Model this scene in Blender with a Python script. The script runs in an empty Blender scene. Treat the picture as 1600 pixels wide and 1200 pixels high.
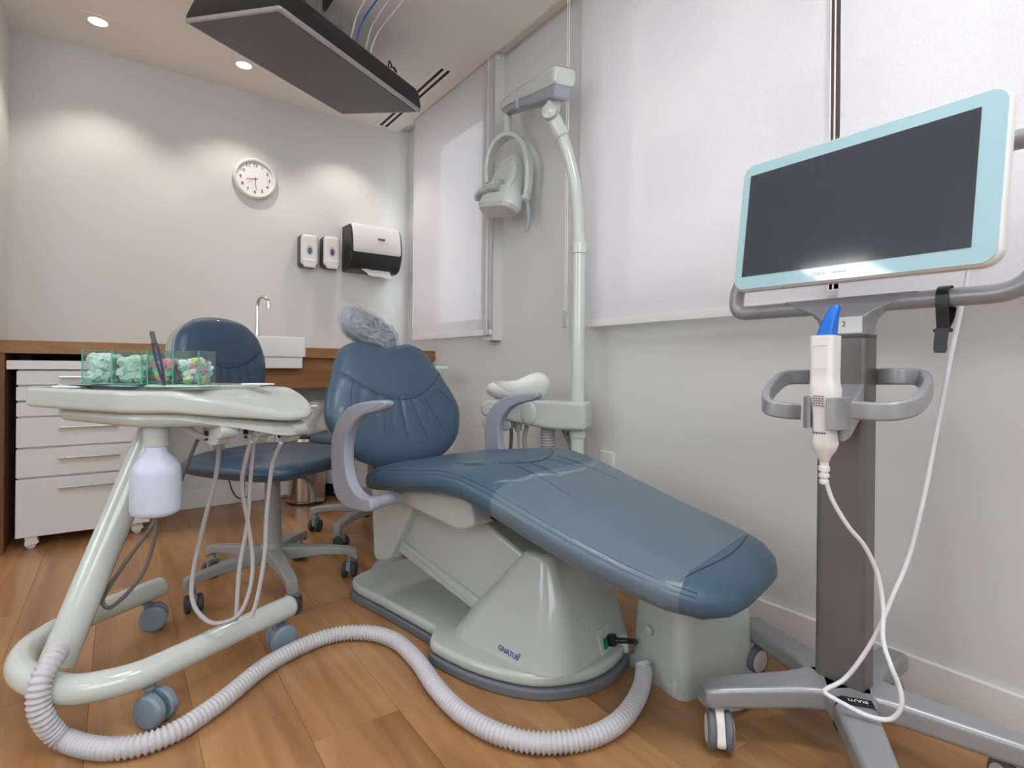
import bpy, bmesh, math, random
from mathutils import Vector, Matrix, noise
random.seed(7)
sin, cos, pi = math.sin, math.cos, math.pi
SC = bpy.context.scene
COL = SC.collection
V = Vector

# ------------------------------------------------------------------ camera
FOC, YAW, HOR, ROLL, EYE = 866.2, 0.6162, 571.66, 0.0099, 0.8
cam_d = bpy.data.cameras.new('camera'); cam = bpy.data.objects.new('camera', cam_d); COL.objects.link(cam)
cam_d.sensor_width = 36; cam_d.lens = FOC / 1600 * 36; cam_d.clip_start = .02
cam_d.shift_y = -(600 - HOR) / 1600
fw = V((sin(YAW), cos(YAW), 0)); rt = V((cos(YAW), -sin(YAW), 0)); up = V((0, 0, 1))
rt2 = rt * cos(ROLL) + up * sin(ROLL); up2 = up * cos(ROLL) - rt * sin(ROLL)
cam.matrix_world = Matrix((( rt2.x, up2.x, -fw.x, 0), (rt2.y, up2.y, -fw.y, 0), (rt2.z, up2.z, -fw.z, EYE), (0, 0, 0, 1)))
SC.camera = cam

# ------------------------------------------------------------------ world, lights, exposure
W = bpy.data.worlds.new('World'); SC.world = W; W.use_nodes = True
bg = W.node_tree.nodes['Background']; bg.inputs[0].default_value = (.91, .95, 1.02, 1); bg.inputs[1].default_value = 6.6
SC.view_settings.view_transform = 'Standard'; SC.view_settings.look = 'None'
SC.view_settings.exposure = 0; SC.view_settings.gamma = 1; SC.view_settings.use_curve_mapping = False

def light(name, kind, loc, energy, color=(1, 1, 1), **k):
    l = bpy.data.lights.new(name, kind); l.energy = energy; l.color = color
    o = bpy.data.objects.new(name, l); o.location = loc
    for a, b in k.items(): setattr(l, a, b)
    COL.objects.link(o); return o
CEIL = 2.365
WARM = (1, .90, .82)
PANELS = [(-2.1, 2.58), (.75, -.15), (-1.5, -.2), (.1, .8)]
PANEL_E = [10, 15, 5, 8]
for (x, y), e in zip(PANELS, PANEL_E):
    light('panel_lamp', 'AREA', (x, y, CEIL - .03), e, (.88, .96, 1), shape='SQUARE', size=.5)
SPOTS = [(-.093, 3.187), (.52, 3.193), (1.133, 3.199)]
for x, y in SPOTS:
    light('spot_lamp', 'SPOT', (x, y, CEIL - .012), 15, WARM, spot_size=1.75, spot_blend=.55, shadow_soft_size=.025)

# ------------------------------------------------------------------ helpers
def survey(px, py):
    x = px - 800; y = -(py - HOR)
    u = x * cos(ROLL) - y * sin(ROLL); v = x * sin(ROLL) + y * cos(ROLL)
    return V((u / FOC * cos(YAW) + sin(YAW), -u / FOC * sin(YAW) + cos(YAW), v / FOC))
EY = V((0, 0, EYE))
def at_z(px, py, z): d = survey(px, py); return EY + d * ((z - EYE) / d.z)
def at_x(px, py, x): d = survey(px, py); return EY + d * (x / d.x)
def at_y(px, py, y): d = survey(px, py); return EY + d * (y / d.y)
def at_d(px, py, t): return EY + survey(px, py) * t

def lin(c):
    c = [v / 255 for v in c]
    return tuple(v / 12.92 if v <= .04045 else ((v + .055) / 1.055) ** 2.4 for v in c) + (1,)

def mat(name, rgb, rough=.5, metal=0, var=.03, scale=6, bump=0, bscale=80, **k):
    m = bpy.data.materials.new(name); m.use_nodes = True; nt = m.node_tree; b = nt.nodes['Principled BSDF']
    c = lin(rgb)
    tc = nt.nodes.new('ShaderNodeTexCoord'); n = nt.nodes.new('ShaderNodeTexNoise')
    n.inputs['Scale'].default_value = scale; n.inputs['Detail'].default_value = 4
    nt.links.new(tc.outputs['Object'], n.inputs['Vector'])
    mx = nt.nodes.new('ShaderNodeMix'); mx.data_type = 'RGBA'
    mx.inputs[6].default_value = tuple(min(1, v * (1 - var)) for v in c[:3]) + (1,)
    mx.inputs[7].default_value = tuple(min(1, v * (1 + var)) for v in c[:3]) + (1,)
    nt.links.new(n.outputs[0], mx.inputs[0]); nt.links.new(mx.outputs[2], b.inputs['Base Color'])
    b.inputs['Roughness'].default_value = rough; b.inputs['Metallic'].default_value = metal
    if bump:
        n2 = nt.nodes.new('ShaderNodeTexNoise'); n2.inputs['Scale'].default_value = bscale
        nt.links.new(tc.outputs['Object'], n2.inputs['Vector'])
        bp = nt.nodes.new('ShaderNodeBump'); bp.inputs['Strength'].default_value = bump; bp.inputs['Distance'].default_value = .002
        nt.links.new(n2.outputs[0], bp.inputs['Height']); nt.links.new(bp.outputs[0], b.inputs['Normal'])
    for a, v in k.items(): b.inputs[a.replace('_', ' ')].default_value = v
    return m

def mat_wood(name, c1, c2, axis=0, rough=.35, s=1.0):
    m = bpy.data.materials.new(name); m.use_nodes = True; nt = m.node_tree; b = nt.nodes['Principled BSDF']
    tc = nt.nodes.new('ShaderNodeTexCoord'); mp = nt.nodes.new('ShaderNodeMapping')
    sc = [14 * s, 14 * s, 14 * s]; sc[axis] = 1.3 * s; mp.inputs['Scale'].default_value = sc
    oi = nt.nodes.new('ShaderNodeObjectInfo')
    cmb = nt.nodes.new('ShaderNodeCombineXYZ')
    mu = nt.nodes.new('ShaderNodeMath'); mu.operation = 'MULTIPLY'; mu.inputs[1].default_value = 37
    nt.links.new(oi.outputs['Random'], mu.inputs[0])
    for i in range(3): nt.links.new(mu.outputs[0], cmb.inputs[i])
    nt.links.new(cmb.outputs[0], mp.inputs['Location'])
    nt.links.new(tc.outputs['Object'], mp.inputs['Vector'])
    n = nt.nodes.new('ShaderNodeTexNoise'); n.inputs['Scale'].default_value = 1; n.inputs['Detail'].default_value = 8; n.inputs['Roughness'].default_value = .6; n.inputs['Distortion'].default_value = .8
    nt.links.new(mp.outputs[0], n.inputs['Vector'])
    cr = nt.nodes.new('ShaderNodeValToRGB'); cr.color_ramp.elements[0].position = .3; cr.color_ramp.elements[1].position = .68
    cr.color_ramp.elements[0].color = lin(c1); cr.color_ramp.elements[1].color = lin(c2)
    nt.links.new(n.outputs[0], cr.inputs[0])
    # knots and smoky streaks
    n3 = nt.nodes.new('ShaderNodeTexNoise'); n3.inputs['Scale'].default_value = .35; n3.inputs['Detail'].default_value = 3
    nt.links.new(mp.outputs[0], n3.inputs['Vector'])
    cr3 = nt.nodes.new('ShaderNodeValToRGB'); cr3.color_ramp.elements[0].position = .33; cr3.color_ramp.elements[1].position = .55
    cr3.color_ramp.elements[0].color = (.62, .55, .5, 1); cr3.color_ramp.elements[1].color = (1, 1, 1, 1)
    nt.links.new(n3.outputs[0], cr3.inputs[0])
    mm = nt.nodes.new('ShaderNodeMix'); mm.data_type = 'RGBA'; mm.blend_type = 'MULTIPLY'; mm.inputs[0].default_value = .8
    nt.links.new(cr.outputs[0], mm.inputs[6]); nt.links.new(cr3.outputs[0], mm.inputs[7])
    mr = nt.nodes.new('ShaderNodeMapRange'); mr.inputs[3].default_value = .96; mr.inputs[4].default_value = 1.04
    nt.links.new(oi.outputs['Random'], mr.inputs[0])
    hs = nt.nodes.new('ShaderNodeHueSaturation'); nt.links.new(mr.outputs[0], hs.inputs['Value']); nt.links.new(mm.outputs[2], hs.inputs['Color'])
    nt.links.new(hs.outputs[0], b.inputs['Base Color']); b.inputs['Roughness'].default_value = rough
    bp = nt.nodes.new('ShaderNodeBump'); bp.inputs['Strength'].default_value = .08; bp.inputs['Distance'].default_value = .001
    nt.links.new(n.outputs[0], bp.inputs['Height']); nt.links.new(bp.outputs[0], b.inputs['Normal'])
    return m

def mat_film(name, rgb, alpha, rough=.1, bump=.3, bscale=25, gloss=1.0):
    m = mat(name, rgb, rough, 0, .05, 8, bump, bscale); b = m.node_tree.nodes['Principled BSDF']
    b.inputs['Alpha'].default_value = alpha; b.inputs['Specular IOR Level'].default_value = gloss
    return m

def mat_glass(name, rgb, rough=0.0):
    m = bpy.data.materials.new(name); m.use_nodes = True; nt = m.node_tree; nt.nodes.remove(nt.nodes['Principled BSDF'])
    out = nt.nodes['Material Output']; g = nt.nodes.new('ShaderNodeBsdfGlossy'); g.inputs['Roughness'].default_value = rough
    t = nt.nodes.new('ShaderNodeBsdfTransparent'); t.inputs[0].default_value = lin(rgb)
    lw = nt.nodes.new('ShaderNodeLayerWeight'); lw.inputs[0].default_value = .12; f = nt.nodes.new('ShaderNodeMapRange'); f.inputs[3].default_value = .04; f.inputs[4].default_value = .8; nt.links.new(lw.outputs[1], f.inputs[0])
    mx = nt.nodes.new('ShaderNodeMixShader'); nt.links.new(f.outputs[0], mx.inputs[0]); nt.links.new(t.outputs[0], mx.inputs[1]); nt.links.new(g.outputs[0], mx.inputs[2])
    nt.links.new(mx.outputs[0], out.inputs[0]); return m

def mat_emit(name, rgb, s):
    m = bpy.data.materials.new(name); m.use_nodes = True; b = m.node_tree.nodes['Principled BSDF']
    b.inputs['Base Color'].default_value = lin(rgb); b.inputs['Emission Color'].default_value = lin(rgb); b.inputs['Emission Strength'].default_value = s
    return m

def rrect(w, h, r, n=6, cx=0, cy=0):
    pts = []
    for sx, sy, a0 in ((1, 1, 0), (-1, 1, 90), (-1, -1, 180), (1, -1, 270)):
        for i in range(n + 1):
            a = math.radians(a0 + 90 * i / n)
            pts.append((cx + sx * (w / 2 - r) + r * cos(a), cy + sy * (h / 2 - r) + r * sin(a)))
    return pts
def roundpoly(P, r, n=5):
    out = []; N = len(P); rr = r if isinstance(r, (list, tuple)) else [r] * N
    for i in range(N):
        p = V(P[i]); a = V(P[i - 1]) - p; b = V(P[(i + 1) % N]) - p
        d = min(rr[i], a.length * .48, b.length * .48)
        if d < 1e-6: out.append(tuple(p)); continue
        A = p + a.normalized() * d; B = p + b.normalized() * d
        for k in range(n + 1):
            t = k / n; q = A * (1 - t) ** 2 + p * 2 * t * (1 - t) + B * t * t
            out.append(tuple(q))
    return out
def catmull(P, sm, closed=False):
    P = [V(p) for p in P]; N = len(P); out = []
    rng = range(N if closed else N - 1)
    for i in rng:
        if closed: a, b, c, d = P[(i - 1) % N], P[i], P[(i + 1) % N], P[(i + 2) % N]
        else:
            b, c = P[i], P[i + 1]; a = P[i - 1] if i else b * 2 - c; d = P[i + 2] if i + 2 < N else c * 2 - b
        for k in range(sm):
            t = k / sm
            out.append(.5 * ((2 * b) + (c - a) * t + (2 * a - 5 * b + 4 * c - d) * t * t + (3 * b - a - 3 * c + d) * t ** 3))
    if not closed: out.append(P[-1])
    return out
def lerp(tab, x):
    if x <= tab[0][0]: return tab[0][1:]
    for a, b in zip(tab, tab[1:]):
        if x <= b[0]:
            t = (x - a[0]) / (b[0] - a[0]); return tuple(p + (q - p) * t for p, q in zip(a[1:], b[1:]))
    return tab[-1][1:]

class MB:
    def __init__(s, M=None): s.bm = bmesh.new(); s.M = M or Matrix()
    def _v(s, p, M): return s.bm.verts.new(s.M @ (M @ V(p) if M else V(p)))
    def mesh(s, verts, faces, M=None):
        vs = [s._v(v, M) for v in verts]
        for f in faces:
            try: s.bm.faces.new([vs[i] for i in f])
            except ValueError: pass
        return s
    def box(s, c, size, bev=0, M=None, seg=2):
        b = bmesh.new(); bmesh.ops.create_cube(b, size=1)
        for v in b.verts: v.co = V((v.co.x * size[0], v.co.y * size[1], v.co.z * size[2])) + V(c)
        if bev: bmesh.ops.bevel(b, geom=b.edges[:], offset=min(bev, min(size) * .45), segments=seg, affect='EDGES', profile=.5)
        b.verts.index_update(); s.mesh([v.co for v in b.verts], [[v.index for v in f.verts] for f in b.faces], M); b.free(); return s
    def box2(s, a, b, bev=0, M=None):
        return s.box([(p + q) / 2 for p, q in zip(a, b)], [abs(q - p) for p, q in zip(a, b)], bev, M)
    def loft(s, rings, M=None, cap=True, closed=True):
        n = len(rings[0]); vs = [p for r in rings for p in r]; fs = []
        m = n if closed else n - 1
        for i in range(len(rings) - 1):
            for j in range(m):
                k = (j + 1) % n; fs.append([i * n + j, i * n + k, (i + 1) * n + k, (i + 1) * n + j])
        if cap: fs.append(list(range(n))[::-1]); fs.append([(len(rings) - 1) * n + j for j in range(n)])
        return s.mesh(vs, fs, M)
    def prism(s, out, z0, z1, bev=0, M=None, seg=3):
        N = len(out)
        nor = []
        for i in range(N):
            a = V(out[i - 1][:2]); b = V(out[i][:2]); c = V(out[(i + 1) % N][:2]); e1 = (b - a); e2 = (c - b)
            if e1.length < 1e-9: e1 = e2
            if e2.length < 1e-9: e2 = e1
            e1.normalize(); e2.normalize()
            n = V((e1.y + e2.y, -(e1.x + e2.x))); L = n.length
            nor.append(n / L * min(1.6, 2 / L) if L > 1e-6 else V((0, 0)))
        area = sum(out[i - 1][0] * out[i][1] - out[i][0] * out[i - 1][1] for i in range(N)); sg = 1 if area > 0 else -1
        def ring(ins, z): return [(out[i][0] - sg * nor[i].x * ins, out[i][1] - sg * nor[i].y * ins, z) for i in range(N)]
        if not bev: return s.loft([ring(0, z0), ring(0, z1)], M)
        R = []
        for k in range(seg + 1):
            a = pi / 2 * k / seg; R.append(ring(bev * (1 - sin(a)), z0 + bev * (1 - cos(a))))
        for k in range(seg + 1):
            a = pi / 2 * k / seg; R.append(ring(bev * (1 - cos(a)), z1 - bev * (1 - sin(a))))
        return s.loft(R, M)
    def cyl(s, p0, p1, r0, r1=None, n=24, bev=0, M=None):
        r1 = r0 if r1 is None else r1; p0 = V(p0); p1 = V(p1); L = (p1 - p0).length; d = (p1 - p0) / L
        prof = [(r0 - bev, 0), (r0, bev), (r1, L - bev), (r1 - bev, L)] if bev else [(r0, 0), (r1, L)]
        return s.lathe(prof, p0, d, n, M)
    def lathe(s, prof, o=(0, 0, 0), axis=(0, 0, 1), n=28, M=None, cap=True):
        z = V(axis).normalized(); x = z.orthogonal().normalized(); y = z.cross(x); o = V(o)
        return s.loft([[o + z * h + (x * cos(2 * pi * i / n) + y * sin(2 * pi * i / n)) * max(r, 1e-5) for i in range(n)] for r, h in prof], M, cap)
    def tube(s, P, r, n=10, sm=6, closed=False, M=None, cap=True, flat=1.0):
        C = catmull(P, sm, closed) if sm > 1 else [V(p) for p in P]
        rad = r if callable(r) else (lambda t: r)
        N = len(C); rings = []; up_ = None
        for i in range(N):
            a = C[i - 1] if (i or closed) else C[i]; b = C[(i + 1) % N] if (i < N - 1 or closed) else C[i]
            t = (b - a).normalized()
            if up_ is None: up_ = (V((0, 0, 1)) if abs(t.z) < .9 else V((1, 0, 0)))
            u = t.cross(up_).normalized(); up_ = u.cross(t).normalized()
            rr = rad(i / (N - 1)); rings.append([C[i] + (u * cos(2 * pi * k / n) + up_ * sin(2 * pi * k / n) * flat) * rr for k in range(n)])
        if closed: rings.append(rings[0]); cap = False
        return s.loft(rings, M, cap)
    def band(s, P, w, t, sm=6, M=None, side=None, ws=None):
        """rectangular rounded section swept along P; w along 'side', t across"""
        C = catmull(P, sm) if sm > 1 else [V(p) for p in P]; N = len(C); rings = []
        for i in range(N):
            a = C[max(0, i - 1)]; b = C[min(N - 1, i + 1)]; T = (b - a).normalized()
            sd = V(side or (0, 0, 1)); sd = (sd - T * sd.dot(T)).normalized(); o = T.cross(sd)
            k = ws(i / (N - 1)) if ws else 1
            rings.append([C[i] + sd * x * k + o * y for x, y in rrect(w, t, min(w, t) * .3, 3)])
        return s.loft(rings, M)
    def pillow(s, out, front, back=0, p=4, rings=14, disp=None, M=None, edge=.5):
        """cushion over a star-shaped 2-D outline; rounds over to the rim"""
        N = len(out); cx = sum(q[0] for q in out) / N; cy = sum(q[1] for q in out) / N
        def side(h, sgn):
            R = []
            for k in range(rings + 1):
                ro = sin(pi / 2 * k / rings) ** .8
                zz = h * (1 - ro ** p) ** (1 / 2.2) if ro < 1 else 0
                ring = []
                for x, y in out:
                    X = cx + (x - cx) * ro; Y = cy + (y - cy) * ro; z = zz * sgn
                    if disp and sgn > 0: z += disp(X, Y) * min(1, (1 - ro) * 8)
                    ring.append((X, Y, z))
                R.append(ring)
            return R
        A = side(front, 1); B = side(back, -1) if back else []
        return s.loft(A + (B[::-1][1:] if back else []), M, True)
    def text(s, body, size, M, ext=.0004, align='CENTER'):
        cu = bpy.data.curves.new('t', 'FONT'); cu.body = body; cu.size = size; cu.extrude = ext; cu.align_x = align; cu.align_y = 'CENTER'; cu.resolution_u = 3
        ob = bpy.data.objects.new('t', cu); COL.objects.link(ob)
        me = bpy.data.meshes.new_from_object(ob); bpy.data.objects.remove(ob)
        s.mesh([v.co for v in me.vertices], [list(f.vertices) for f in me.polygons], M); bpy.data.meshes.remove(me); return s
    def build(s, name, material, parent=None, smooth=35, loc=None):
        me = bpy.data.meshes.new(name); bmesh.ops.recalc_face_normals(s.bm, faces=s.bm.faces[:]) ; s.bm.to_mesh(me); s.bm.free()
        if smooth:
            for f in me.polygons: f.use_smooth = True
            me.set_sharp_from_angle(angle=math.radians(smooth))
        me.materials.append(material); o = bpy.data.objects.new(name, me); COL.objects.link(o)
        if smooth and len(me.polygons) < 3000: o.modifiers.new('weighted', 'WEIGHTED_NORMAL').keep_sharp = True
        if parent: o.parent = parent
        if loc: o.location = loc
        return o

def tag(o, label=None, cat=None, group=None, kind=None):
    if label: o['label'] = label
    if cat: o['category'] = cat
    if group: o['group'] = group
    if kind: o['kind'] = kind
    return o
def thing(name, loc, rz, label, cat, group=None):
    o = bpy.data.objects.new(name, None); COL.objects.link(o); o.location = loc; o.rotation_euler = (0, 0, rz); o.empty_display_size = .1
    return tag(o, label, cat, group)
def copy_tree(o, parent=None):
    c = o.copy(); COL.objects.link(c)
    if parent: c.parent = parent
    for ch in list(o.children): copy_tree(ch, c)
    return c
def frame(x, y, z=V((0, 0, 1)), o=(0, 0, 0)):
    """matrix whose x/y/z columns are the given axes"""
    x, y, z, o = V(x), V(y), V(z), V(o)
    return Matrix(((x.x, y.x, z.x, o.x), (x.y, y.y, z.y, o.y), (x.z, y.z, z.z, o.z), (0, 0, 0, 1)))
def inv_loc(loc, rz): return (Matrix.Translation(loc) @ Matrix.Rotation(rz, 4, 'Z')).inverted()

from mathutils.bvhtree import BVHTree
def seam_on(o, pts, d, name, m_, r=.002, lift=0):
    t_ = BVHTree.FromPolygons([v.co for v in o.data.vertices], [list(f.vertices) for f in o.data.polygons]); d = V(d).normalized(); out_ = []
    for p in catmull(pts, 4):
        h_ = t_.ray_cast(V(p) - d * .5, d)[0]
        if h_: out_.append(h_ - d * lift)
    return MB().tube(out_, (lambda t: r * (.35 + .65 * sin(pi * min(1, max(0, t))) ** .5)), 6, 1).build(name, m_, o)

# ------------------------------------------------------------------ materials
M_wall = mat('wall_paint', (215, 213, 210), .75, var=.015, scale=2, bump=.05, bscale=200)
M_ceil = mat('ceiling_paint', (243, 235, 228), .85, var=.01, scale=2)
M_trim = mat('trim_white', (228, 224, 222), .4, var=.01)
M_plank = mat_wood('plank_oak', (150, 104, 64), (188, 143, 96), 1, .33)
M_wood = mat_wood('joinery_wood', (134, 91, 50), (168, 120, 70), 0, .45, 1.6)
M_woodv = mat_wood('joinery_wood_upright', (122, 80, 42), (154, 106, 60), 2, .45, 1.6)
M_white = mat('white_laminate', (230, 228, 226), .3, var=.01)
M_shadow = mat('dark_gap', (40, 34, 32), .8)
M_steel = mat('brushed_steel', (200, 190, 180), .22, 1, var=.04, scale=20)
M_chrome = mat('chrome', (225, 225, 225), .1, 1, var=.01)
M_ivory = mat('ivory_plastic', (188, 193, 187), .22, var=.01, Coat_Weight=.4)
M_ivory2 = mat('ivory_enamel', (200, 206, 200), .18, var=.01, Coat_Weight=.6)
M_greyp = mat('lavender_grey_plastic', (154, 156, 170), .42, var=.02)
M_stoolp = mat('grey_nylon', (150, 148, 146), .5, var=.03)
M_rubber = mat('dark_rubber', (62, 64, 70), .6)
M_skirt = mat('grey_rubber_skirt', (108, 112, 122), .5)
M_leather = mat('blue_leather', (60, 86, 106), .4, var=.05, scale=9, bump=.25, bscale=420, Coat_Weight=.12)
M_leather2 = mat('navy_leather', (52, 74, 96), .4, var=.05, scale=9, bump=.25, bscale=420, Coat_Weight=.12)
M_seam_crease = mat('thread_and_crease_shade', (40, 62, 80), .6)
M_alu = mat('satin_aluminium', (160, 160, 160), .36, .85, var=.02, scale=4)
M_alu2 = mat('grey_cart_paint', (158, 158, 163), .33, .3, var=.01, scale=3)
M_tower = mat('tower_paint', (114, 110, 109), .4, .3, var=.01, scale=3)
M_caster = mat('caster_blue_grey', (126, 140, 152), .4)
M_black = mat('black_plastic', (30, 30, 34), .35)
M_darkgrey = mat('charcoal_plastic', (78, 76, 78), .4)
M_hose = mat('hose_grey', (196, 192, 198), .4, var=.02)
M_tube = mat('tubing_grey', (168, 164, 164), .45, var=.02)
M_tubed = mat('tubing_dark', (112, 106, 104), .5)
M_cord = mat('white_cord', (228, 228, 234), .4)
M_blue = mat('blue_sleeve', (0, 104, 205), .3)
M_bezel = mat('bezel_glass', (166, 200, 210), .08, var=.005, Coat_Weight=.6)
M_screen = mat('screen_glass', (42, 47, 58), .09, var=.02, scale=1)
M_tvscr = mat('tv_screen', (84, 82, 84), .5, var=.02, scale=1)
M_tvrim = mat('tv_rim_silver', (176, 174, 172), .35, .2)
M_ceramic = mat('white_ceramic', (236, 234, 232), .12, var=.005, Coat_Weight=.5)
M_red = mat('red_ink', (190, 40, 60), .5); M_ink = mat('black_ink', (40, 38, 42), .5); M_navy = mat('blue_ink', (30, 50, 160), .5)
M_logo = mat('grey_ink', (120, 150, 155), .4)
M_paper = mat('white_paper', (236, 234, 232), .7)
M_brown = mat('bronze_window_frame', (92, 74, 72), .45)
M_pane = mat_glass('window_glass', (245, 250, 250))
M_acryl = mat_glass('green_acrylic', (243, 251, 248)); M_acryl_e = mat('green_acrylic_edge', (90, 190, 160), .2, Transmission_Weight=.3)
M_bottle = mat('milky_bottle', (222, 228, 248), .3, var=.01, Transmission_Weight=.25, Subsurface_Weight=.15)
M_bottle.node_tree.nodes['Principled BSDF'].inputs['Subsurface Radius'].default_value = (.02, .02, .03)
M_film = mat_film('clear_film', (225, 232, 238), .09, .13, .25, 12, 1.0)
M_bag = mat_film('thin_plastic_bag', (222, 220, 214), .55, .25, .6, 30)
M_cover = mat_film('hairnet_cover', (206, 208, 214), .42, .36, 1.0, 90)
M_cloth = mat('white_cover_cloth', (226, 224, 222), .8, bump=.4, bscale=60)
M_green = mat('green_switch', (0, 120, 90), .4)
M_lens = mat_film('lamp_lens', (206, 200, 204), .9, .12, .3, 120)
M_facade = mat('facade_render', (196, 186, 178), .9, var=.05, scale=.6); M_fwin = mat('facade_window', (84, 92, 104), .3)
M_ground = mat('asphalt', (120, 118, 115), .9)
M_panel = mat_emit('lamp_diffuser', (255, 244, 230), 3.0)
M_spot = mat_emit('spot_diffuser', (255, 238, 215), 7.0)

m = bpy.data.materials.new('roller_blind_fabric'); m.use_nodes = True; nt = m.node_tree; nt.nodes.remove(nt.nodes['Principled BSDF'])
out = nt.nodes['Material Output']; tc = nt.nodes.new('ShaderNodeTexCoord')
wv = nt.nodes.new('ShaderNodeTexBrick'); wv.inputs['Scale'].default_value = 110; wv.offset = 0
wv.inputs['Color1'].default_value = lin((222, 216, 220)); wv.inputs['Color2'].default_value = lin((228, 223, 226)); wv.inputs['Mortar'].default_value = lin((205, 200, 205))
mpb = nt.nodes.new('ShaderNodeMapping'); mpb.inputs['Rotation'].default_value = (0, pi / 2, 0)
nt.links.new(tc.outputs['Object'], mpb.inputs[0]); nt.links.new(mpb.outputs[0], wv.inputs['Vector'])
df = nt.nodes.new('ShaderNodeBsdfDiffuse'); tl = nt.nodes.new('ShaderNodeBsdfTranslucent'); tp = nt.nodes.new('ShaderNodeBsdfTransparent')
nt.links.new(wv.outputs[0], df.inputs[0]); nt.links.new(wv.outputs[0], tl.inputs[0])
a = nt.nodes.new('ShaderNodeMixShader'); a.inputs[0].default_value = .25; nt.links.new(df.outputs[0], a.inputs[1]); nt.links.new(tl.outputs[0], a.inputs[2])
b = nt.nodes.new('ShaderNodeMixShader'); b.inputs[0].default_value = .025; nt.links.new(a.outputs[0], b.inputs[1]); nt.links.new(tp.outputs[0], b.inputs[2])
nt.links.new(b.outputs[0], out.inputs[0]); M_blind = m

# ------------------------------------------------------------------ room
XL, XR, YF, YB = -2.6, 1.60, -1.3, 3.50
AX = 1.53                      # plane of the blinds
floor = tag(MB().box2((XL, YF, -.12), (XR + .2, YB + .1, -.012)).build('floor', M_shadow, smooth=0), kind='structure', label='warm oak laminate floor of long planks')
pw, pl = .196, 1.28
protos = {}
row = 0; x = XL
while x < XR - .001:
    w = min(pw, XR - x); y = YF - ((row * .47) % 1) * pl
    while y < YB:
        y0 = max(y, YF); y1 = min(y + pl, YB)
        if y1 - y0 > .02:
            key = (round(w, 3), round(y1 - y0, 3))
            if key not in protos:
                o = MB().box((0, 0, -.006), (w - .0005, y1 - y0 - .0005, .012), .0006).build('floor_plank', M_plank, floor, 0)
                protos[key] = o
            else: o = protos[key].copy(); COL.objects.link(o)
            o.location = (x + w / 2, (y0 + y1) / 2, 0)
        y += pl
    x += pw; row += 1
tag(MB().box2((XL, YF, CEIL), (AX - .006, YB, CEIL + .1)).box2((AX - .006, YF, CEIL + .035), (XR + .2, YB, CEIL + .1)).build('ceiling', M_ceil, smooth=0), kind='structure')
tag(MB().box2((XL, YB, 0), (XR + .2, YB + .12, CEIL + .1)).build('wall_back', M_wall, smooth=0), kind='structure')
tag(MB().box2((-.63, 2.88, 0), (-.43, YB, CEIL)).build('wall_left', M_wall, smooth=0), kind='structure')
tag(MB().box2((XL - .1, YF, 0), (XL, YB, .95)).box2((XL - .1, YF, 2.25), (XL, YB, CEIL + .1)).box2((XL - .1, YF, .95), (XL, .7, 2.25)).box2((XL - .1, 1.9, .95), (XL, YB, 2.25)).build('wall_far_left', M_wall, smooth=0), kind='structure')
tag(MB().box2((XL, YF - .1, 0), (XR + .2, YF, 1.0)).box2((XL, YF - .1, 2.25), (XR + .2, YF, CEIL + .1)).box2((XL, YF - .1, 1.0), (-2.0, YF, 2.25)).box2((.4, YF - .1, 1.0), (XR + .2, YF, 2.25)).build('wall_front', M_wall, smooth=0), kind='structure')
T = .2
W1 = (2.47, 3.42, 1.02, 2.30); W2 = (-1.0, 1.66, 1.02, 2.33)
mb = MB()
mb.box2((XR, YF, 0), (XR + T, YB, 1.02)).box2((XR, YF, 2.33), (XR + T, YB, CEIL + .1))
mb.box2((XR, YF, 1.02), (XR + T, W2[0], 2.33)).box2((XR, W2[1], 1.02), (XR + T, W1[0], 2.33)).box2((XR, W1[1], 1.02), (XR + T, YB, 2.33))
tag(mb.build('wall_right', M_wall, smooth=0), kind='structure')
# return that closes the blind pocket beside the far window
tag(MB().box2((AX + .012, 2.352, .93), (XR, 2.46, CEIL + .035)).build('trim_window_return', M_wall, smooth=0), kind='structure')
def window(name, w, mull):
    y0, y1, z0, z1 = w; X = XR + .09
    fr = MB()
    for a_, b_ in (((X, y0, z0), (X + .05, y0 + .05, z1)), ((X, y1 - .05, z0), (X + .05, y1, z1)), ((X, y0, z0), (X + .05, y1, z0 + .05)), ((X, y0, z1 - .05), (X + .05, y1, z1))): fr.box2(a_, b_, .004)
    for ym in mull: fr.box2((X, ym - .035, z0), (X + .05, ym + .035, z1), .004)
    root = tag(fr.build(name, M_brown, smooth=0), kind='structure')
    ys = [y0 + .05] + sorted(mull) + [y1 - .05]
    for a_, b_ in zip(ys, ys[1:]): MB().box2((X + .02, a_, z0 + .05), (X + .026, b_, z1 - .05)).build('pane', M_pane, root, 0)
    MB().box2((XR - .001, y0 - .0, z0 - .02), (XR + .09, y1, z0), .003).build('window_sill', M_trim, root, 0)
    return root
window('window_1', W1, []); window('window_2', W2, [.775, -.15])
fr = MB()  # opening and window added behind the camera to lift the ceiling with sky light
for a_, b_ in (((-2.0, 1.0), (-1.95, 2.25)), ((.35, 1.0), (.4, 2.25)), ((-2.0, 1.0), (.4, 1.05)), ((-2.0, 2.2), (.4, 2.25)), ((-.83, 1.0), (-.77, 2.25))): fr.box2((a_[0], YF - .08, a_[1]), (b_[0], YF - .03, b_[1]))
o = tag(fr.build('fill_window_front', M_brown, smooth=0), kind='structure')
for a_, b_ in ((-1.95, -.83), (-.77, .35)): MB().box2((a_, YF - .06, 1.05), (b_, YF - .054, 2.2)).build('pane', M_pane, o, 0)
fr = MB()  # another unseen window, added in the far-left wall for more sideways light
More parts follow.
